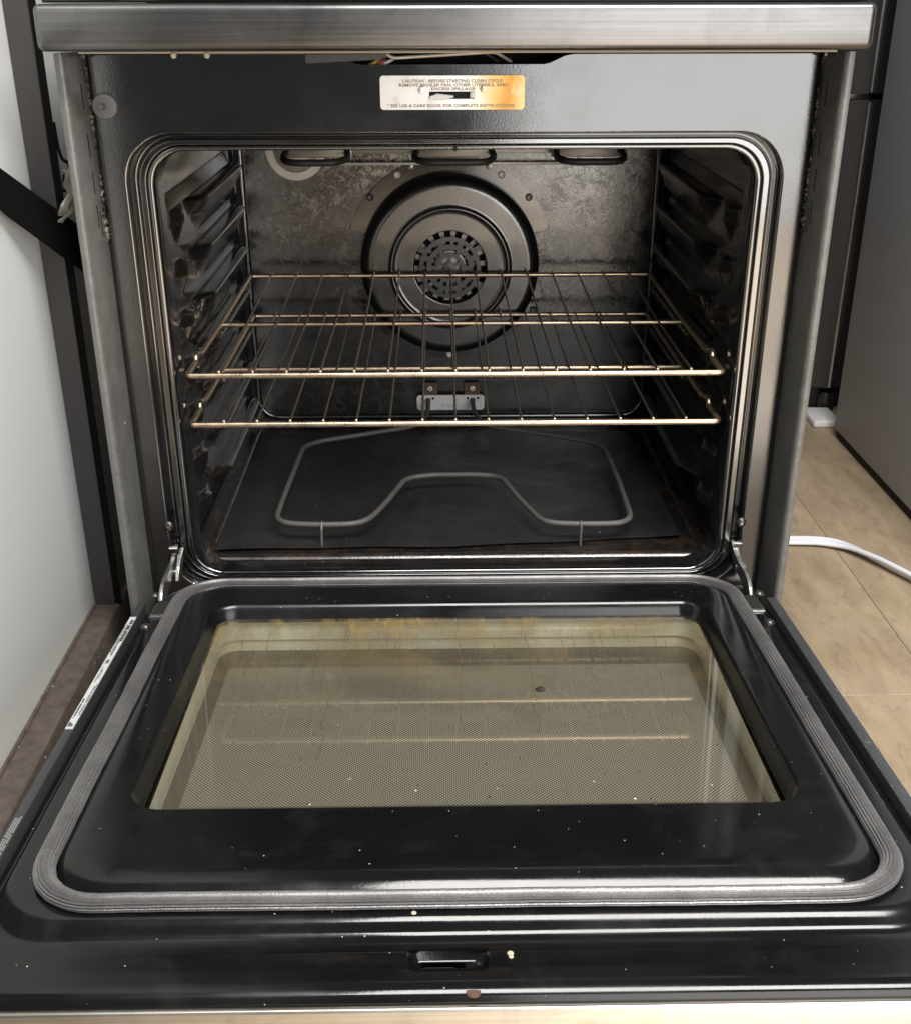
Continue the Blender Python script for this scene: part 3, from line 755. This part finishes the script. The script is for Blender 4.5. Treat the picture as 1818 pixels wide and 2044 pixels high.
# -- hinges ---------------------------------------------------------------------
for s in (-1, 1):
    xc = s * .3365
    poly = [(.066, .352), (.060, .3515), (.050, .3450), (.036, .3400), (.022, .3385), (.006, .3400), (-.006, .3405), (-.0180, .3370), (-.0290, .3290), (-.0360, .3160), (-.0390, .300), (-.025, .296), (-.010, .309), (.006, .3165), (.022, .3165), (.036, .3165), (.050, .3290), (.066, .331)]
    poly = [(a_, .300 + (b_ - .300) * .66) for a_, b_ in poly]
    bm = prism(bmesh.new(), poly, 'x', xc - .0032 - s * .0015, xc + .0012 - s * .0015)
    bmesh.ops.bevel(bm, geom=bm.edges[:], offset=.0005, segments=1, affect='EDGES')
    HG = finish('door_hinge', bm, 'zinc', RNG, angle=40)
    poly2 = [(.060, .350), (.046, .3440), (.030, .3330), (.020, .3120), (.034, .3080), (.052, .330)]
    poly2 = [(a_, .300 + (b_ - .300) * .66) for a_, b_ in poly2]
    bm = prism(bmesh.new(), poly2, 'x', xc + .0015 - s * .0040, xc + .0060 - s * .0040); bmesh.ops.bevel(bm, geom=bm.edges[:], offset=.0006, segments=1, affect='EDGES')
    finish('hinge_claw', bm, 'zinc', HG, angle=40)
    boxo('hinge_pin', (xc - .0062, .026, .3125), (xc + .0062, .032, .3185), 'zinc', HG, .001)
    boxo('hinge_slot_back', (xc - .009, .0700, .300), (xc + .009, .0705, .345), 'dark', RNG)
    boxo('slot_edge', (xc - .0048, .0490, .3360), (xc + .0048, .0525, .3373), 'plate', RNG)

# ------------------------------------------------------------------ THE DOOR (hangs open, tipped 4.3 degrees above level)
DA = .0752295
def dw(x, s_, w_):    # door coordinates -> world
    return Vector((x, -s_ * math.cos(DA) + w_ * math.sin(DA), .310 + s_ * math.sin(DA) + w_ * math.cos(DA)))
DX = Matrix(((1, 0, 0, 0), (0, -math.cos(DA), math.sin(DA), 0), (0, math.sin(DA), math.cos(DA), .310), (0, 0, 0, 1)))
R = [(.352, -.022, .6235, .012, -.034), (.352, -.022, .6235, .012, -.0190), (.3512, -.0205, .6225, .012, -.0150), (.3500, -.019, .6200, .012, -.0125), (.3480, -.017, .6165, .013, -.0110), (.3450, -.015, .6120, .015, -.0105),
     (.3446, -.0147, .609, .02, -.0105), (.3442, -.0142, .600, .03, -.0105), (.3437, -.0137, .584, .05, -.0105), (.3435, -.0135, .5800, .05, -.0105), (.3425, -.0130, .5735, .05, -.0103), (.3412, -.0125, .5695, .05, -.0093), (.3402, -.0120, .5672, .05, -.0074), (.3392, -.0112, .5653, .05, -.0050), (.3380, -.0104, .5632, .05, -.0029), (.3367, -.0096, .5606, .05, -.0012), (.3355, -.0085, .5580, .05, -.0003), (.3345, -.008, .5560, .05, 0), (.3200, -.002, .550, .048, 0),
     (.3072, .0035, .5382, .045, 0), (.3060, .0046, .5360, .045, .0012), (.3046, .0062, .5334, .044, .0030), (.3028, .0086, .5303, .043, .0049), (.3003, .0120, .5267, .041, .0064), (.2970, .0170, .5226, .039, .0074), (.2930, .0250, .5180, .037, .0079), (.288, .0380, .511, .034, .0080), (.2865, .0405, .507, .034, .0080), (.2745, .0588, .4468, .032, .0080),
     (.2718, .0610, .4445, .031, .0080), (.2711, .0622, .4440, .030, .0079), (.2701, .0640, .4432, .029, .0070), (.2690, .0665, .4423, .027, .0045), (.2665, .0698, .4412, .024, -.0030), (.2645, .0715, .4402, .021, -.0074), (.2634, .0728, .4396, .0205, -.0088), (.2628, .0732, .4392, .020, -.0100)]
# slot near the front edge is cut out of ring 6-7: build the skin, then lay the slot as a recess piece in a hole
bm = bmesh.new()
RV = skin_rings(bm, [[(x, z, w_) for x, z in rrect(hx, s0, s1, r, 10)] for hx, s0, s1, r, w_ in R])
# cut the latch slot: split the near band between rings 6 and 7 with a local plate
bm.faces.ensure_lookup_table()
def near_face():
    best = None
    for f in bm.faces:
        c = f.calc_center_median()
        if abs(c.x) < .05 and .570 < c.y < .612 and abs(f.normal.z) > .5:
            if best is None or f.calc_area() > best.calc_area(): best = f
    return best
bm.normal_update()
nf = near_face()
loopv = [v.co.copy() for v in nf.verts]
bmesh.ops.delete(bm, geom=[nf], context='FACES_ONLY')
W_S = -.0105
sx0, sx1, ss0, ss1 = -.0420, .0095, .5825, .6000
xs_ = [v.x for v in loopv]; ys_ = [v.y for v in loopv]
sl_out = rr2(sx0 - .003, ss0 - .003, sx1 + .003, ss1 + .003, .0075, 5)
es = []
for lp in ([(v.x, v.y) for v in loopv], sl_out):
    vs = [bm.verts.new((p[0], p[1], W_S)) for p in lp]
    es += [bm.edges.new((vs[i], vs[(i + 1) % len(vs)])) for i in range(len(vs))]
bmesh.ops.triangle_fill(bm, use_beauty=True, edges=es)
# recess walls and bottom of the slot
rg = []
for d_, w_ in ((-.003, 0), (-.0018, -.0006), (0, -.0030), (.0016, -.0068), (.0028, -.0080)):
    rg.append([(x, y, W_S + w_) for x, y in rr2(sx0 - min(0, d_) * -1 + max(d_, 0), ss0 + d_, sx1 - d_, ss1 - d_, .0075 - max(0, d_) * .6, 5)])
RG = skin_rings(bm, rg)
sl_in = rr2(-.0345, .5865, -.0050, .5955, .0012, 2)
es = [bm.edges.new((RG[-1][i], RG[-1][(i + 1) % len(RG[-1])])) if bm.edges.get((RG[-1][i], RG[-1][(i + 1) % len(RG[-1])])) is None else bm.edges.get((RG[-1][i], RG[-1][(i + 1) % len(RG[-1])])) for i in range(len(RG[-1]))]
vs = [bm.verts.new((p[0], p[1], W_S - .008)) for p in sl_in]
es += [bm.edges.new((vs[i], vs[(i + 1) % len(vs)])) for i in range(len(vs))]
bmesh.ops.triangle_fill(bm, use_beauty=True, edges=es)
bmesh.ops.remove_doubles(bm, verts=bm.verts, dist=.00005)
bmesh.ops.recalc_face_normals(bm, faces=bm.faces)
NOFIX.add('oven_door')
if sum(f.normal.z * f.calc_area() for f in bm.faces) < 0: bmesh.ops.reverse_faces(bm, faces=bm.faces)
DOOR = finish('oven_door', bm, 'door', RNG, xf=DX, angle=50)
WLOC[DOOR.name] = Vector((0, 0, 0))
def dobj(name, bm, mat, **k): return finish(name, bm, mat, DOOR, xf=DX, **k)
def dbox(name, lo, hi, mat, bev=0.0): return dobj(name, box(bmesh.new(), lo, hi, bev), mat)
dbox('slot_cavity', (-.045, .580, -.034), (.015, .603, -.0300), 'cooktop')
dbox('slot_latch', (-.034, .5880, -.0245), (-.0125, .5945, -.0205), 'stripcoat', .0006)
# glass, spacer box, outer pane
bm = bmesh.new(); prism(bm, [(x, y) for x, y in rrect(.2634, .0682, .4396, .0208, 8)], 'z', -.0138, -.0116)
for v in bm.verts: v.co.z += .0095 * (.4388 - v.co.y) / .361 - .0050      # the pane is seated lower at its outer edge
PANE = dobj('inner_pane', bm, 'glass', angle=40)
bm = bmesh.new(); skin_rings(bm, [[(x, y, w_) for x, y in rrect(hx, s0, s1, r, 8)] for hx, s0, s1, r, w_ in ((.2615, .0702, .438, .021, -.0140), (.2622, .0694, .4388, .0206, -.0145), (.2622, .0694, .4388, .0206, -.0330), (.2640, .0677, .441, .021, -.0338), (.2640, .0677, .441, .021, -.0470))])
for v in bm.verts:
    if v.co.z > -.03: v.co.z += .0095 * (.4388 - v.co.y) / .361 - .0050
dobj('window_spacer', bm, 'winbox', angle=40)
dbox('outer_pane', (-.2655, .0660, -.0500), (.2655, .4420, -.0470), 'screen')
# gasket: ribbed braided rope
def gasket():
    hx, s0, s1, r = .3134, -.0035, .5482, .050
    c = rrect(hx, s0, s1, r, 18)
    path = []
    n = len(c)
    for i in range(n):
        a = Vector((*c[i], 0)); b = Vector((*c[(i + 1) % n], 0)); L = (b - a).length
        k = max(1, int(L / .012))
        for q in range(k): path.append(a.lerp(b, q / k))
    bm = bmesh.new(); m = len(path); rings = []
    SEG = 108
    rs = random.Random(5)
    wob = [rs.uniform(-1, 1) for _ in range(m)]
    for i, p in enumerate(path):
        d = (path[(i + 1) % m] - path[i - 1]).normalized(); nx = Vector((d.y, -d.x, 0))
        wv = .00035 * math.sin(i * .31) + .0002 * wob[i]
        ring = []
        for k in range(SEG):
            an = 2 * PI * k / SEG
            rib = 1 + .10 * math.cos(an * 18)
            rw, rh = .0075 * rib, .0050 * rib
            ring.append(bm.verts.new(p + nx * (math.cos(an) * rw + wv) + Vector((0, 0, .0040 + math.sin(an) * rh))))
        rings.append(ring)
    for i in range(m):
        a, b = rings[i], rings[(i + 1) % m]
        for k in range(SEG): bm.faces.new((a[k], a[(k + 1) % SEG], b[(k + 1) % SEG], b[k]))
    return bm
dobj('door_gasket', gasket(), 'gasket', angle=60)
# outer shell: side strips, steel skin
for s in (-1, 1):
    lo, hi = (s * .3592, s * .3530) if s < 0 else (s * .3530, s * .3592)
    if s < 0: lo, hi = -.3600, -.3512
    else: lo, hi = .3500, .3612
    dbox('side_strip', (lo, .040, -.050), (hi, .612, -.0006), 'stripcoat' if s < 0 else 'stripworn', .0012)
bm = bmesh.new()
pr = [(.6100, -.0195), (.6245, -.0190), (.6262, -.0188), (.6272, -.0194), (.6278, -.0210), (.6295, -.0330), (.6320, -.0600), (.6320, -.0640), (.0, -.0640), (.0, -.052), (.61, -.052)]
a = [bm.verts.new((-.372, q, w_)) for q, w_ in pr]; b = [bm.verts.new((.372, q, w_)) for q, w_ in pr]
for i in range(len(pr)): bm.faces.new((a[i], b[i], b[(i + 1) % len(pr)], a[(i + 1) % len(pr)]))
bm.faces.new(a[::-1]); bm.faces.new(b)
dobj('steel_skin', bm, 'doorsteel', angle=40)
# rivets, hinge pockets
for x, s_ in ((-.3365, .1010), (.3350, .1050), (-.3450, .0200), (.3440, .0300)):
    bm = dome(bmesh.new(), (x, s_, -.0008 if s_ > .09 else -.001), .0055, .0045, 'z', 1, 18, .0004)
    dobj('rivet', bm, 'bolt')
for s in (-1, 1):
    bm = bmesh.new(); box(bm, (s * .3300 - .0075, .0440, -.001), (s * .3300 + .0075, .0800, .0020), .0008)
    hp = dobj('hinge_pocket', bm, 'zinc')
    dbox('pocket_hole', (s * .3300 - .0060, .0400, .0012), (s * .3300 + .0060, .0745, .0026), 'dark')
# sticker with rows of print, grey stamp further down the strip
STK = dbox('warning_sticker', (-.3592, .0760, -.0010), (-.3522, .3080, -.0001), 'sticker')
bm = bmesh.new(); rs = random.Random(11)
def printrow(x0, x1, s0, s1, ch, bm, w_, dens=.62):
    q = s0
    while q < s1:
        L = rs.uniform(.6, 1.2) * ch
        if rs.random() < .88: box(bm, (x0, q, w_), (x1, min(q + L * dens, s1), w_ + .00022))
        q += L
printrow(-.3560, -.3528, .084, .135, .0016, bm, -.0001); printrow(-.3588, -.3580, .10, .16, .0013, bm, -.0001); printrow(-.3572, -.3563, .095, .165, .0013, bm, -.0001)
printrow(-.3560, -.3552, .100, .170, .0013, bm, -.0001)
printrow(-.3575, -.3540, .176, .184, .0030, bm, -.0001); printrow(-.3572, -.3564, .190, .222, .0013, bm, -.0001); printrow(-.3558, -.3551, .196, .214, .0013, bm, -.0001)
printrow(-.3548, -.3540, .230, .286, .0014, bm, -.0001); printrow(-.3580, -.3566, .254, .290, .0017, bm, -.0001, .8); printrow(-.3534, -.3527, .226, .285, .0013, bm, -.0001)
for k in range(3): box(bm, (-.3585 + .0016 * k, .296 + .002 * k, -.0001), (-.3572 + .0016 * k, .304, .0001))
dobj('printed_text', bm, 'ink', smooth=False)
bm = bmesh.new(); rs = random.Random(12)
for x in (-.3575, -.3556, -.3537): printrow(x, x + .0011, .436 + rs.uniform(0, .01), .600, .0021, bm, -.0007, .6)
dobj('printed_text', bm, 'greyink', smooth=False)
# dried marks on the near flat
for x, s_, r in ((.0255, .5872, .0024), (.0258, .5905, .0018), (-.040, .5580, .0020)):
    bm = bmesh.new(); lathe(bm, [(r, 0), (r * .8, .0005), (1e-5, .0008)], (x, s_, -.0102 if s_ > .57 else .0), 'z', 9)
    dobj('dried_splash', bm, 'glue')
bm = bmesh.new(); lathe(bm, [(.0050, 0), (.0047, .0007), (1e-5, .0009)], (-.0005, .6197, -.0126), 'z', 18); dobj('edge_rivet', bm, 'tab')

# ================================================================== RACKS (lie loose in the oven)
def make_rack(name, label, z, yf, yb, ym, wx0, wdx, zup):
    T = thing(name, label, 'oven rack', (0, .3, z), 'oven racks')
    hx = .3035
    fr = [(-hx, yf, z), (hx, yf, z)]
    def side(s):
        return [(s * hx, yf, z), (s * hx, yf + .054, z), (s * hx, yf + .057, z + .0060), (s * hx, yf + .066, z + .0062), (s * hx, yf + .084, z), (s * (hx - .001), ym, z), (s * (hx - .0035), yb, z + zup)]
    loop = side(1) + side(-1)[::-1]
    tubeo('rack_frame', round_path(loop, .0075, 5, True), .0035, 'rod', T, 12, True)
    tubeo('cross_rod', [(-hx, ym, z - .001), (hx, ym, z - .001)], .0031, 'rod', T, 12)
    bmw = None
    for k in range(15):
        x = wx0 + wdx * k
        p0 = (x, yf - .0012, z + .0046)
        if bmw is None:
            bm = tube(bmesh.new(), [(0, 0, 0), (0, .0022, 0)], .0019, 8); tube(bm, [(0, .0022, 0), (0, ym - yf, -.0006), (0, yb - yf + .002, zup)], .00145, 8)
            o = finish('rack_wire', bm, 'wire', T, angle=60); bmw = o.data
            end = bmesh.new(); dome(end, (0, 0, 0), .0018, .0012, 'y', -1, 10)
            eo = finish('wire_end', end, 'rod', o); em = eo.data
        else:
            o = bpy.data.objects.new('rack_wire', bmw); COL.objects.link(o); o.parent = T; o.matrix_parent_inverse = Matrix.Translation(-WLOC[T.name])
            eo = bpy.data.objects.new('wire_end', em); COL.objects.link(eo)
        o.location = p0
        eo.parent = o; eo.matrix_parent_inverse = Matrix.Identity(4); eo.location = (0, 0, 0)
    return T
make_rack('oven_rack', 'upper chrome wire oven rack, in front of the round fan grille', .5435, .0700, .5345, .2915, -.2670, .03810, .0070)
make_rack('oven_rack', 'lower chrome wire oven rack, just above the heating element', .4860, .0660, .5345, .2790, -.2655, .03785, .0036)

# ================================================================== LINER SHEET
bm = bmesh.new()
NX, NY = 60, 44
rs = random.Random(2)
ph = [(rs.uniform(8, 40), rs.uniform(8, 40), rs.uniform(0, 6)) for _ in range(9)]
G = []
for j in range(NY + 1):
    row = []
    v = j / NY
    for i in range(NX + 1):
        u = i / NX
        yfr = .1135 + .027 * u ** 1.4 + .003 * math.sin(u * 9) + .0015 * math.sin(u * 23)
        x = (-.3010 + .010 * 0) * (1 - u) + (.2890) * u
        x = x * (1 + .0 * v) + (-.006 * v * (1 - u)) - .008 * v * u
        y = yfr + (.530 - yfr) * v
        z = .3005 + .0007 * sum(math.sin(a * x * .8 + b * y * .8 + c) for a, b, c in ph) * .45
        z += .0015 * math.exp(-v * 18) * max(0, math.sin(u * 7 + 1)) + .003 * max(0, (u - .93) / .07) * math.exp(-v * 2)
        z = max(z, .2988)
        if y < .128: z = max(z, .3010)
        row.append(bm.verts.new((x, y, z)))
    G.append(row)
for j in range(NY):
    for i in range(NX): bm.faces.new((G[j][i], G[j][i + 1], G[j + 1][i + 1], G[j + 1][i]))
LN = finish('oven_liner', bm, 'liner', None, angle=80)
tag(LN, 'thin black liner sheet lying wrinkled on the oven floor under the element', 'oven liner')

# crumbs
rs = random.Random(21)
def lump(name, c, r, mat, label, cat, parent=None, xf=None):
    bm = bmesh.new(); bmesh.ops.create_icosphere(bm, subdivisions=2, radius=r)
    for v in bm.verts:
        k = 1 + rs.uniform(-.28, .28); v.co = Vector((v.co.x * k * 1.25, v.co.y * k, max(v.co.z * .55 * k, -r * .2))) + Vector(c) + Vector((0, 0, r * .2))
    o = finish(name, bm, mat, parent, xf=xf)
    if label: tag(o, label, cat)
    return o
lump('burnt_crumb', (.0773, .2280, -.0108), .0042, 'crumb', 'largest burnt black crumb on the right half of the stained door glass', 'crumb', xf=DX)
bm = bmesh.new()
for k in range(46):
    x = rs.uniform(-.10, .23) if k < 30 else rs.uniform(-.24, .24); s_ = .4375 - abs(rs.gauss(0, .006)) if k < 36 else rs.uniform(.36, .43)
    m = bmesh.ops.create_icosphere(bm, subdivisions=1, radius=rs.uniform(.0006, .0013))
    for v in m['verts']: v.co = Vector((v.co.x * rs.uniform(.7, 1.6) + x, v.co.y + s_, v.co.z * .5 - .0158))
wc = finish('white_crumbs', bm, 'whitecrumb', None, xf=DX); wc['kind'] = 'stuff'; wc['label'] = 'tiny white crumbs along the near edge of the door glass'

# ================================================================== LEFT NEIGHBOUR
LA = thing('white_appliance', 'tall white appliance side with black edge post and dusty brown base, left of the oven', 'appliance', (-.6, 0, 0))
boxo('white_panel', (-.60, -.34, .20), (-.4500, .70, 2.0), 'white', LA, .003)
bm = prism(bmesh.new(), [(-.4495, .082), (-.4490, .080), (-.4250, .080), (-.4245, .0805), (-.4245, .094), (-.4495, .094)], 'z', .2440, 2.0)
finish('edge_post', bm, 'postblack', LA, angle=40)
boxo('edge_post', (-.4242, .0830, .2440), (-.4180, .0860, 2.0), 'strap', LA)
# base ledge, runs forward beside the open door, tilted like its neighbour
bm = bmesh.new(); box(bm, (-.600, -.50, .02), (-.4190, .125, .2440), .004, 2)
finish('base_ledge', bm, 'ledge', LA)
bm = bmesh.new(); tube(bm, [(-.4497, -.34, .2455), (-.4497, .08, .2455)], .0028, 8); finish('base_seal', bm, 'ledge', LA)
# spring clip on the post and the paper scrap caught on it
bm = bmesh.new(); tube(bm, round_path([(-.4165, .083, .815), (-.4150, .081, .790), (-.4120, .079, .778), (-.4050, .077, .775), (-.4040, .077, .768), (-.4120, .078, .762), (-.4140, .079, .745)], .004, 4), .0018, 8, up=(0, 1, 0))
finish('spring_clip', bm, 'strap', LA)
bm = bmesh.new()
nu, nv = 8, 22
G = []
for j in range(nv + 1):
    v = j / nv; row = []
    for i in range(nu + 1):
        u = i / nu
        z = .7690 - .066 * v; wd = .006 + .009 * v * (1.2 - v) * 2 + .002 * math.sin(v * 31)
        x = -.4065 + .006 * math.sin(v * 3.6) - .026 * v * v + .0012 * math.sin(v * 21) + (u - .5) * wd + .0022 * math.sin(u * 9 + v * 5)
        y = .068 + .006 * math.sin(u * 11 + v * 3.0) + .004 * math.sin(v * 17 + u * 4)
        row.append(bm.verts.new((x, y, z)))
    G.append(row)
for j in range(nv):
    for i in range(nu): bm.faces.new((G[j][i], G[j][i + 1], G[j + 1][i + 1], G[j + 1][i]))
r_ = bmesh.ops.solidify(bm, geom=bm.faces[:], thickness=.0005)
tag(finish('paper_scrap', bm, 'paper', None, angle=30), 'crumpled off-white paper strip caught between post and oven side', 'paper')
# strap: flat black band from behind the oven side forward along the white panel
bm = bmesh.new()
A = [(-.398, .150, .6730), (-.398, .150, .6180)]; B = [(-.443, -.020, .7830), (-.443, -.020, .7380)]; Cc = [(-.4475, -.25, .9300), (-.4475, -.25, .8830)]
def quad_strip(secs, th):
    vs = []
    for (t_, b_) in secs:
        vs.append([bm.verts.new(t_), bm.verts.new(b_), bm.verts.new((b_[0] + th, b_[1], b_[2])), bm.verts.new((t_[0] + th, t_[1], t_[2]))])
    for a, b in zip(vs, vs[1:]):
        for k in range(4): bm.faces.new((a[k], a[(k + 1) % 4], b[(k + 1) % 4], b[k]))
    bm.faces.new(vs[0]); bm.faces.new(vs[-1][::-1])
quad_strip([A, B, Cc], .002)
tag(finish('black_strap', bm, 'strap', None, angle=30), 'wide black strap running diagonally across the white panel on the left', 'strap')

# ================================================================== RIGHT SIDE: fridges, cable, block
GF = thing('grey_refrigerator', 'plain grey refrigerator side standing on the tan floor at far right', 'refrigerator', (1.3, .9, 0))
boxo('cabinet', (.8930, .55, .020), (1.65, 1.2838, 1.8), 'greyside', GF, .006)
boxo('base_grille', (.8990, .56, 0.0), (1.64, 1.27, .0195), 'dark', GF)
lathe_bm = dome(bmesh.new(), (.8930, .915, .315), .003, .002, 'x', -1, 10); finish('side_dimple', lathe_bm, 'greyside', GF)
SF = thing('steel_refrigerator', 'dark steel refrigerator with two doors, behind the grey one', 'refrigerator', (1.25, 1.8, 0))
boxo('cabinet', (.880, 1.505, .05), (1.70, 2.15, 1.8), 'blackplastic', SF, .004)
for z0, z1 in ((.062, .7225), (.7345, 1.78)):
    dpoly = [(.8800, 1.500), (.8800, 1.470), (.8830, 1.462), (.8900, 1.4560), (.9180, 1.4500), (.9240, 1.4470), (.9300, 1.4460), (.9360, 1.4470), (.9420, 1.4520), (.9500, 1.4560), (1.700, 1.4560), (1.700, 1.500)]
    bm = prism(bmesh.new(), dpoly, 'z', z0, z1); fd_ = finish('fridge_door', bm, 'fridgedark', SF, angle=50)
    tubeo('door_trim', [(.9290, 1.4440, z0 + .004), (.9290, 1.4440, z1 - .004)], .0060, 'fridgesteel', fd_, 14)
boxo('door_hinge', (.8830, 1.452, .7228), (.9300, 1.495, .7342), 'bolt', SF, .002)
boxo('kick_plate', (.889, 1.480, .004), (1.69, 1.50, .058), 'blackplastic', SF, .006)
bm = bmesh.new(); lathe(bm, [(.022, 0.0), (.022, .03), (.016, .045)], (.935, 1.475, 0), 'z', 16); finish('levelling_foot', bm, 'bolt', SF)
bm = bmesh.new(); box(bm, (.866, 1.335, 0.0), (.93, 1.435, .018), .005, 3)
tag(finish('white_block', bm, 'whiteplastic', None), 'small white plastic block on the floor beside the grey refrigerator', 'block')
# flat three-core cable
def catmull(P, n=10):
    P = [Vector(p) for p in P]; P = [P[0] * 2 - P[1]] + P + [P[-1] * 2 - P[-2]]; out = []
    for i in range(1, len(P) - 2):
        for k in range(n):
            q = k / n; a, b, c, d = P[i - 1:i + 3]
            out.append(.5 * ((2 * b) + (c - a) * q + (2 * a - 5 * b + 4 * c - d) * q * q + (3 * b - a - 3 * c + d) * q ** 3))
    out.append(P[-2]); return out
cl_ = catmull([(.45, .735, .012), (.55, .727, .012), (.634, .722, .012), (.690, .715, .013), (.730, .690, .014), (.760, .640, .016), (.790, .585, .016), (.83, .52, .014), (.90, .45, .012)], 8)
bm = bmesh.new()
for k in (-1, 0, 1):
    pth = []
    for i, p in enumerate(cl_):
        d = (cl_[min(i + 1, len(cl_) - 1)] - cl_[max(i - 1, 0)]).normalized(); nx = Vector((-d.y, d.x, 0))
        tw = sm(.70, .78, p.x) * .9
        pth.append(p + nx * k * .0092 * math.cos(tw) + Vector((0, 0, -k * .0092 * math.sin(tw) * .9 - .004)))
    tube(bm, pth, .0047, 10)
tag(finish('power_cable', bm, 'cable', None, angle=60), 'flat white three-core cable curving over the tan floor right of the oven', 'cable')

# ================================================================== FLOOR, BACK WALL
bm = bmesh.new(); box(bm, (-6, -7, -.06), (6, 2.5, -.004)); FL = finish('floor', bm, 'floorbase', None); FL['kind'] = 'structure'
PW, PL = .300, 1.22
proto = {}
rs = random.Random(9)
ix = 0
for i in range(-8, 9):
    x0 = .412 + PW * i
    if x0 > 2.9 or x0 < -2.6: continue
    y0 = -5.2 - rs.uniform(0, PL)
    while y0 < 2.4:
        if 'p' not in proto:
            bm = bmesh.new(); box(bm, (0, 0, -.004), (PW - .0008, PL - .0008, 0), .0007, 1)
            o = finish('plank', bm, 'plank', None); proto['p'] = o.data
        else:
            o = bpy.data.objects.new('plank', proto['p']); COL.objects.link(o)
        o.location = (x0, y0, 0); o.parent = FL
        y0 += PL
bm = bmesh.new(); box(bm, (-6, 2.42, 0), (6, 2.5, 3)); bw = finish('wall', bm, 'darkwall', None); bw['kind'] = 'structure'
